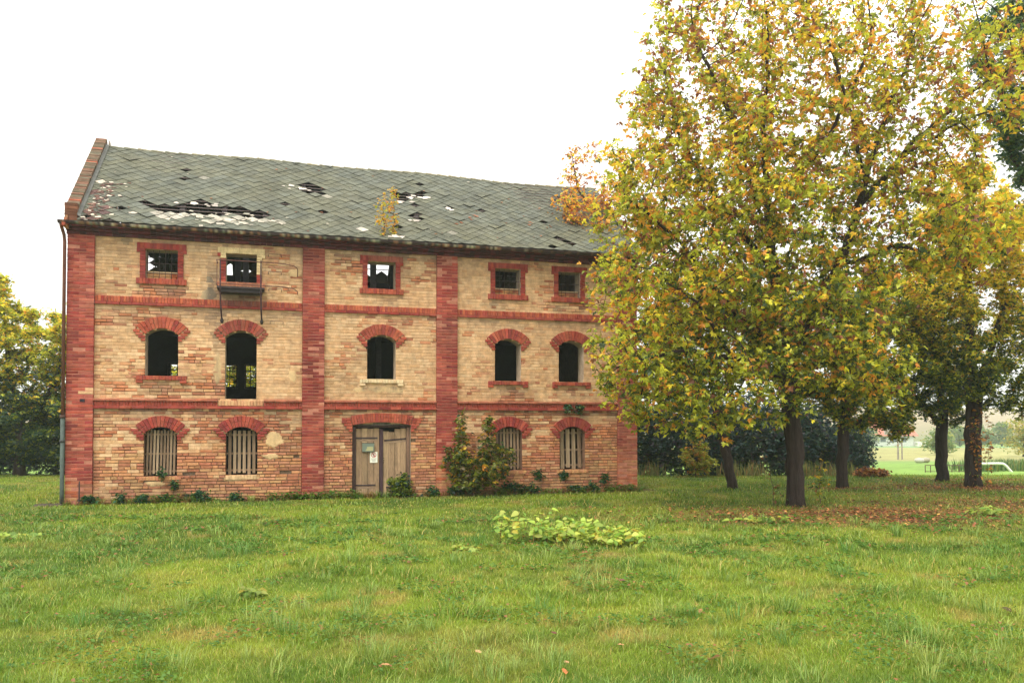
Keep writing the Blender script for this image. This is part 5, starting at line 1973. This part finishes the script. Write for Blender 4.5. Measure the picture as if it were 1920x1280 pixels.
def railing():
    Yr = 40.0
    x0, x1 = 20.15, 22.3
    root = empty('footbridge_railing', (x0, Yr, gzz(x0, Yr)), 0, 'low rusty railing of a small footbridge seen beyond the two right trunks', 'railing')
    top = -.07 - gzz(x0, Yr)
    c = lin(84, 62, 54)
    for t in (0, .26, 1, 1.3, 1.65, 1.95, 2.25):
        mb = MB()
        mb.tube([(t, 0, -.5), (t, 0, top)], .022, 6, c)
        mb.build('post', M['iron'], root)
    mb = MB()
    mb.tube([(0, 0, top), (2.6, 0, top)], .022, 6, c)
    mb.build('handrail', M['iron'], root)
    mb = MB()
    mb.tube([(0, 0, top - .30), (2.6, 0, top - .30)], .016, 6, c)
    mb.build('lower_rail', M['iron'], root)
    mb = MB()
    mb.box((-.1, .05, top - .58), (2.6, .9, top - .5), lin(110, 106, 98))
    mb.build('deck', M['mortar'], root)


railing()
mb = MB()
mb.tube([(-1.7, 0, .02), (-.3, 0, .035), (-.08, 0, .03), (.02, 0, -.02), (.12, 0, -.1), (.5, 0, -.55), (.75, 0, -.9)], .062, 10, lin(226, 226, 218))
o = mb.build('white_pipe', M['paint'], None, True)
o.location = (24.0, 40.0, -.02)
tag(o, 'bent white pipe crossing the ditch at the right edge of the view', 'pipe')


def reeds():
    r = np.random.default_rng(610)
    n = 2600
    x = r.uniform(24.6, 36, n)
    y = r.uniform(42.5, 46.5, n)
    P = np.stack([x, y, gz(x, y) - .05], 1)
    D = unit(np.stack([r.normal(0, .14, n), r.normal(0, .14, n), np.ones(n)], 1))
    V, F = leaf_geo(P, D, unit(r.normal(0, 1, (n, 3)) * np.array([1, 1, .1])), .45 + .4 * r.random(n), np.full(n, .06))
    c = pal(r, n, [(1, lin(78, 108, 58)), (.7, lin(104, 126, 64)), (.3, lin(140, 136, 80))])
    o = np_mesh('reeds', V, F, np.repeat(c, 4, 0), M['grass'])
    o.name = 'reed_ground_cover'
    tag(o, 'green reed bed along the ditch behind the white pipe', 'reeds', kind='stuff')


reeds()
for i, (x, y, s, lab, c) in enumerate([(30.3, 61, .20, 'whitish wrapped bale, leftmost of the three in the far meadow', (176, 174, 160)), (31.05, 61.6, .21, 'cream wrapped bale in the middle of the three in the far meadow', (160, 152, 130)),
                                       (31.8, 61, .24, 'tan wrapped bale, the one of the three nearest the swollen trunk', (146, 134, 112))]):
    mb = MB()
    pts = [(-.32, 0, -.03), (-.27, 0, -.01), (0, 0, .02), (.25, 0, -.01), (.31, 0, -.04)]
    mb.tube([(p[0], p[1], p[2]) for p in pts], [s * .35, s * .82, s, s * .85, s * .4], 14, lin(*c))
    o = mb.build('hay_bale', M['paint'], None, True)
    o.location = (x, y, gzz(x, y) + s * .85)
    o.rotation_euler = (0, 0, .3 * i - .2)
    tag(o, lab, 'bale', 'bales in the far meadow')


def far_house():
    x0, y0 = 89.0, 200.0
    z0 = gzz(92, 200) - .5
    root = empty('farm_house', (x0, y0, z0), 0, 'distant pale house with a pinkish tiled gable roof fading in the haze', 'house')
    mb = MB()
    mb.box((0, 0, 0), (9.0, 7, 3.2), lin(200, 204, 200))
    wl = mb.build('wall', M['plain_wall'], root)
    for a, b in ((.9, 2.2), (3.4, 4.6), (6.0, 7.2)):
        mb = MB()
        mb.box((a, -.06, 1.5), (b, .0, 2.7), lin(80, 90, 100))
        mb.build('window', M['paint'], root)
    mb = MB()
    vs = [(-1.0, -.6, 3.0), (10.0, -.6, 3.0), (9.2, 3.5, 6.2), (-.2, 3.5, 6.2), (-1.0, 7.6, 3.0), (10.0, 7.6, 3.0)]
    mb.add(vs, [(0, 1, 2, 3), (4, 3, 2, 5), (0, 3, 4), (1, 5, 2), (0, 4, 5, 1)], lin(186, 112, 96))
    rf = mb.build('roof', M['plain_wall'], root)
    mb = MB()
    vs = [(1.6, -.3, 3.1), (5.2, -.3, 3.1), (3.4, -.3, 6.9), (1.6, 3.4, 3.1), (5.2, 3.4, 3.1), (3.4, 3.4, 6.9)]
    mb.add(vs, [(0, 1, 2), (5, 4, 3), (0, 2, 5, 3), (1, 4, 5, 2)], lin(150, 140, 128))
    mb.box((7.0, 3.0, 5.6), (7.7, 3.7, 7.4), lin(170, 110, 96))
    mb.build('dormer', M['plain_wall'], rf)
    mb = MB()
    mb.box((9.3, -1.4, 0), (11.2, 2, 1.6), lin(226, 226, 218))
    mb.build('annex', M['plain_wall'], root)


far_house()
mb = MB()
mb.tube([(0, 0, -.3), (0, 0, 6.2)], [.09, .06], 6, lin(140, 132, 120))
mb.tube([(.35, 0, -.3), (.3, 0, 6.2)], [.07, .05], 6, lin(140, 132, 120))
for z in (1.2, 2.6, 4.0, 5.4):
    mb.tube([(0, 0, z), (.33, 0, z + .3)], .03, 5, lin(140, 132, 120))
mb.tube([(-.7, 0, 5.9), (1.0, 0, 5.9)], .05, 6, lin(120, 110, 100))
o = mb.build('utility_pole', M['timber'])
o.location = (33.9, 72, gzz(33.9, 72))
tag(o, 'slim double-legged utility pole standing in the far meadow before the house', 'pole')

pal_far = lambda P, r: pal(r, len(P), [(1, lin(96, 122, 70)), (.8, lin(120, 138, 72)), (.4, lin(150, 146, 72))])
pal_fary = lambda P, r: pal(r, len(P), [(1, lin(150, 150, 70)), (.8, lin(178, 160, 70)), (.6, lin(110, 130, 70))])
FT = [(52.5, 84, 4.2, 4.2, pal_fary, 'yellow-green bushy tree beyond the reed bed, right of the golden maple'), (47.0, 90, 3.0, 3.4, pal_far, 'hazy round tree beyond the meadow, left neighbour of the yellow-green one'),
      (59.5, 86, 4.6, 4.0, pal_far, 'hazy green tree at the extreme right edge of the far meadow'), (101, 185, 5.5, 7, pal_far, 'misty tree standing just right of the distant house'),
      (107, 188, 5.0, 6, pal_far, 'misty tree second to the right of the distant house'), (113.5, 190, 6, 6, pal_far, 'misty broad tree third to the right of the distant house'), (84, 196, 5.5, 7, pal_far, 'misty tree just left of the distant house')]
for i, (x, y, h, wd, p, lab) in enumerate(FT):
    sc_ = y / 60
    tree('field_tree', lab, 'tree', (x, y), [[(0, 0, -.2), (0, 0, h * .4), (0, 0, h * .8)]],
         [(0, 0, h * .55, wd * .5, wd * .4, h * .45, 1), (wd * .25, 0, h * .4, wd * .35, wd * .3, h * .35, .5), (-wd * .25, 0, h * .4, wd * .35, wd * .3, h * .35, .5)],
         260, 1500, .16 * sc_, p, .16, 700 + i, 'trees beyond the meadow', step=.5, infl=3, kill=.7, spread=.6, rthr=.08)

# ------------------------------------------------------------------ autumn mist
mb = MB()
mb.box((-700, -15, -6.5), (700, 640, 22), (1, 1, 1))
m, t, out = new_mat('mist')
pv = t.nodes.new('ShaderNodeVolumePrincipled')
pv.inputs['Color'].default_value = (.86, .97, .93, 1)
pv.inputs['Density'].default_value = .0008
pv.inputs['Anisotropy'].default_value = .3
t.links.new(pv.outputs[0], out.inputs['Volume'])
hz = mb.build('haze', m)
tag(hz, 'thin pale autumn mist over the meadow', 'haze', kind='stuff')
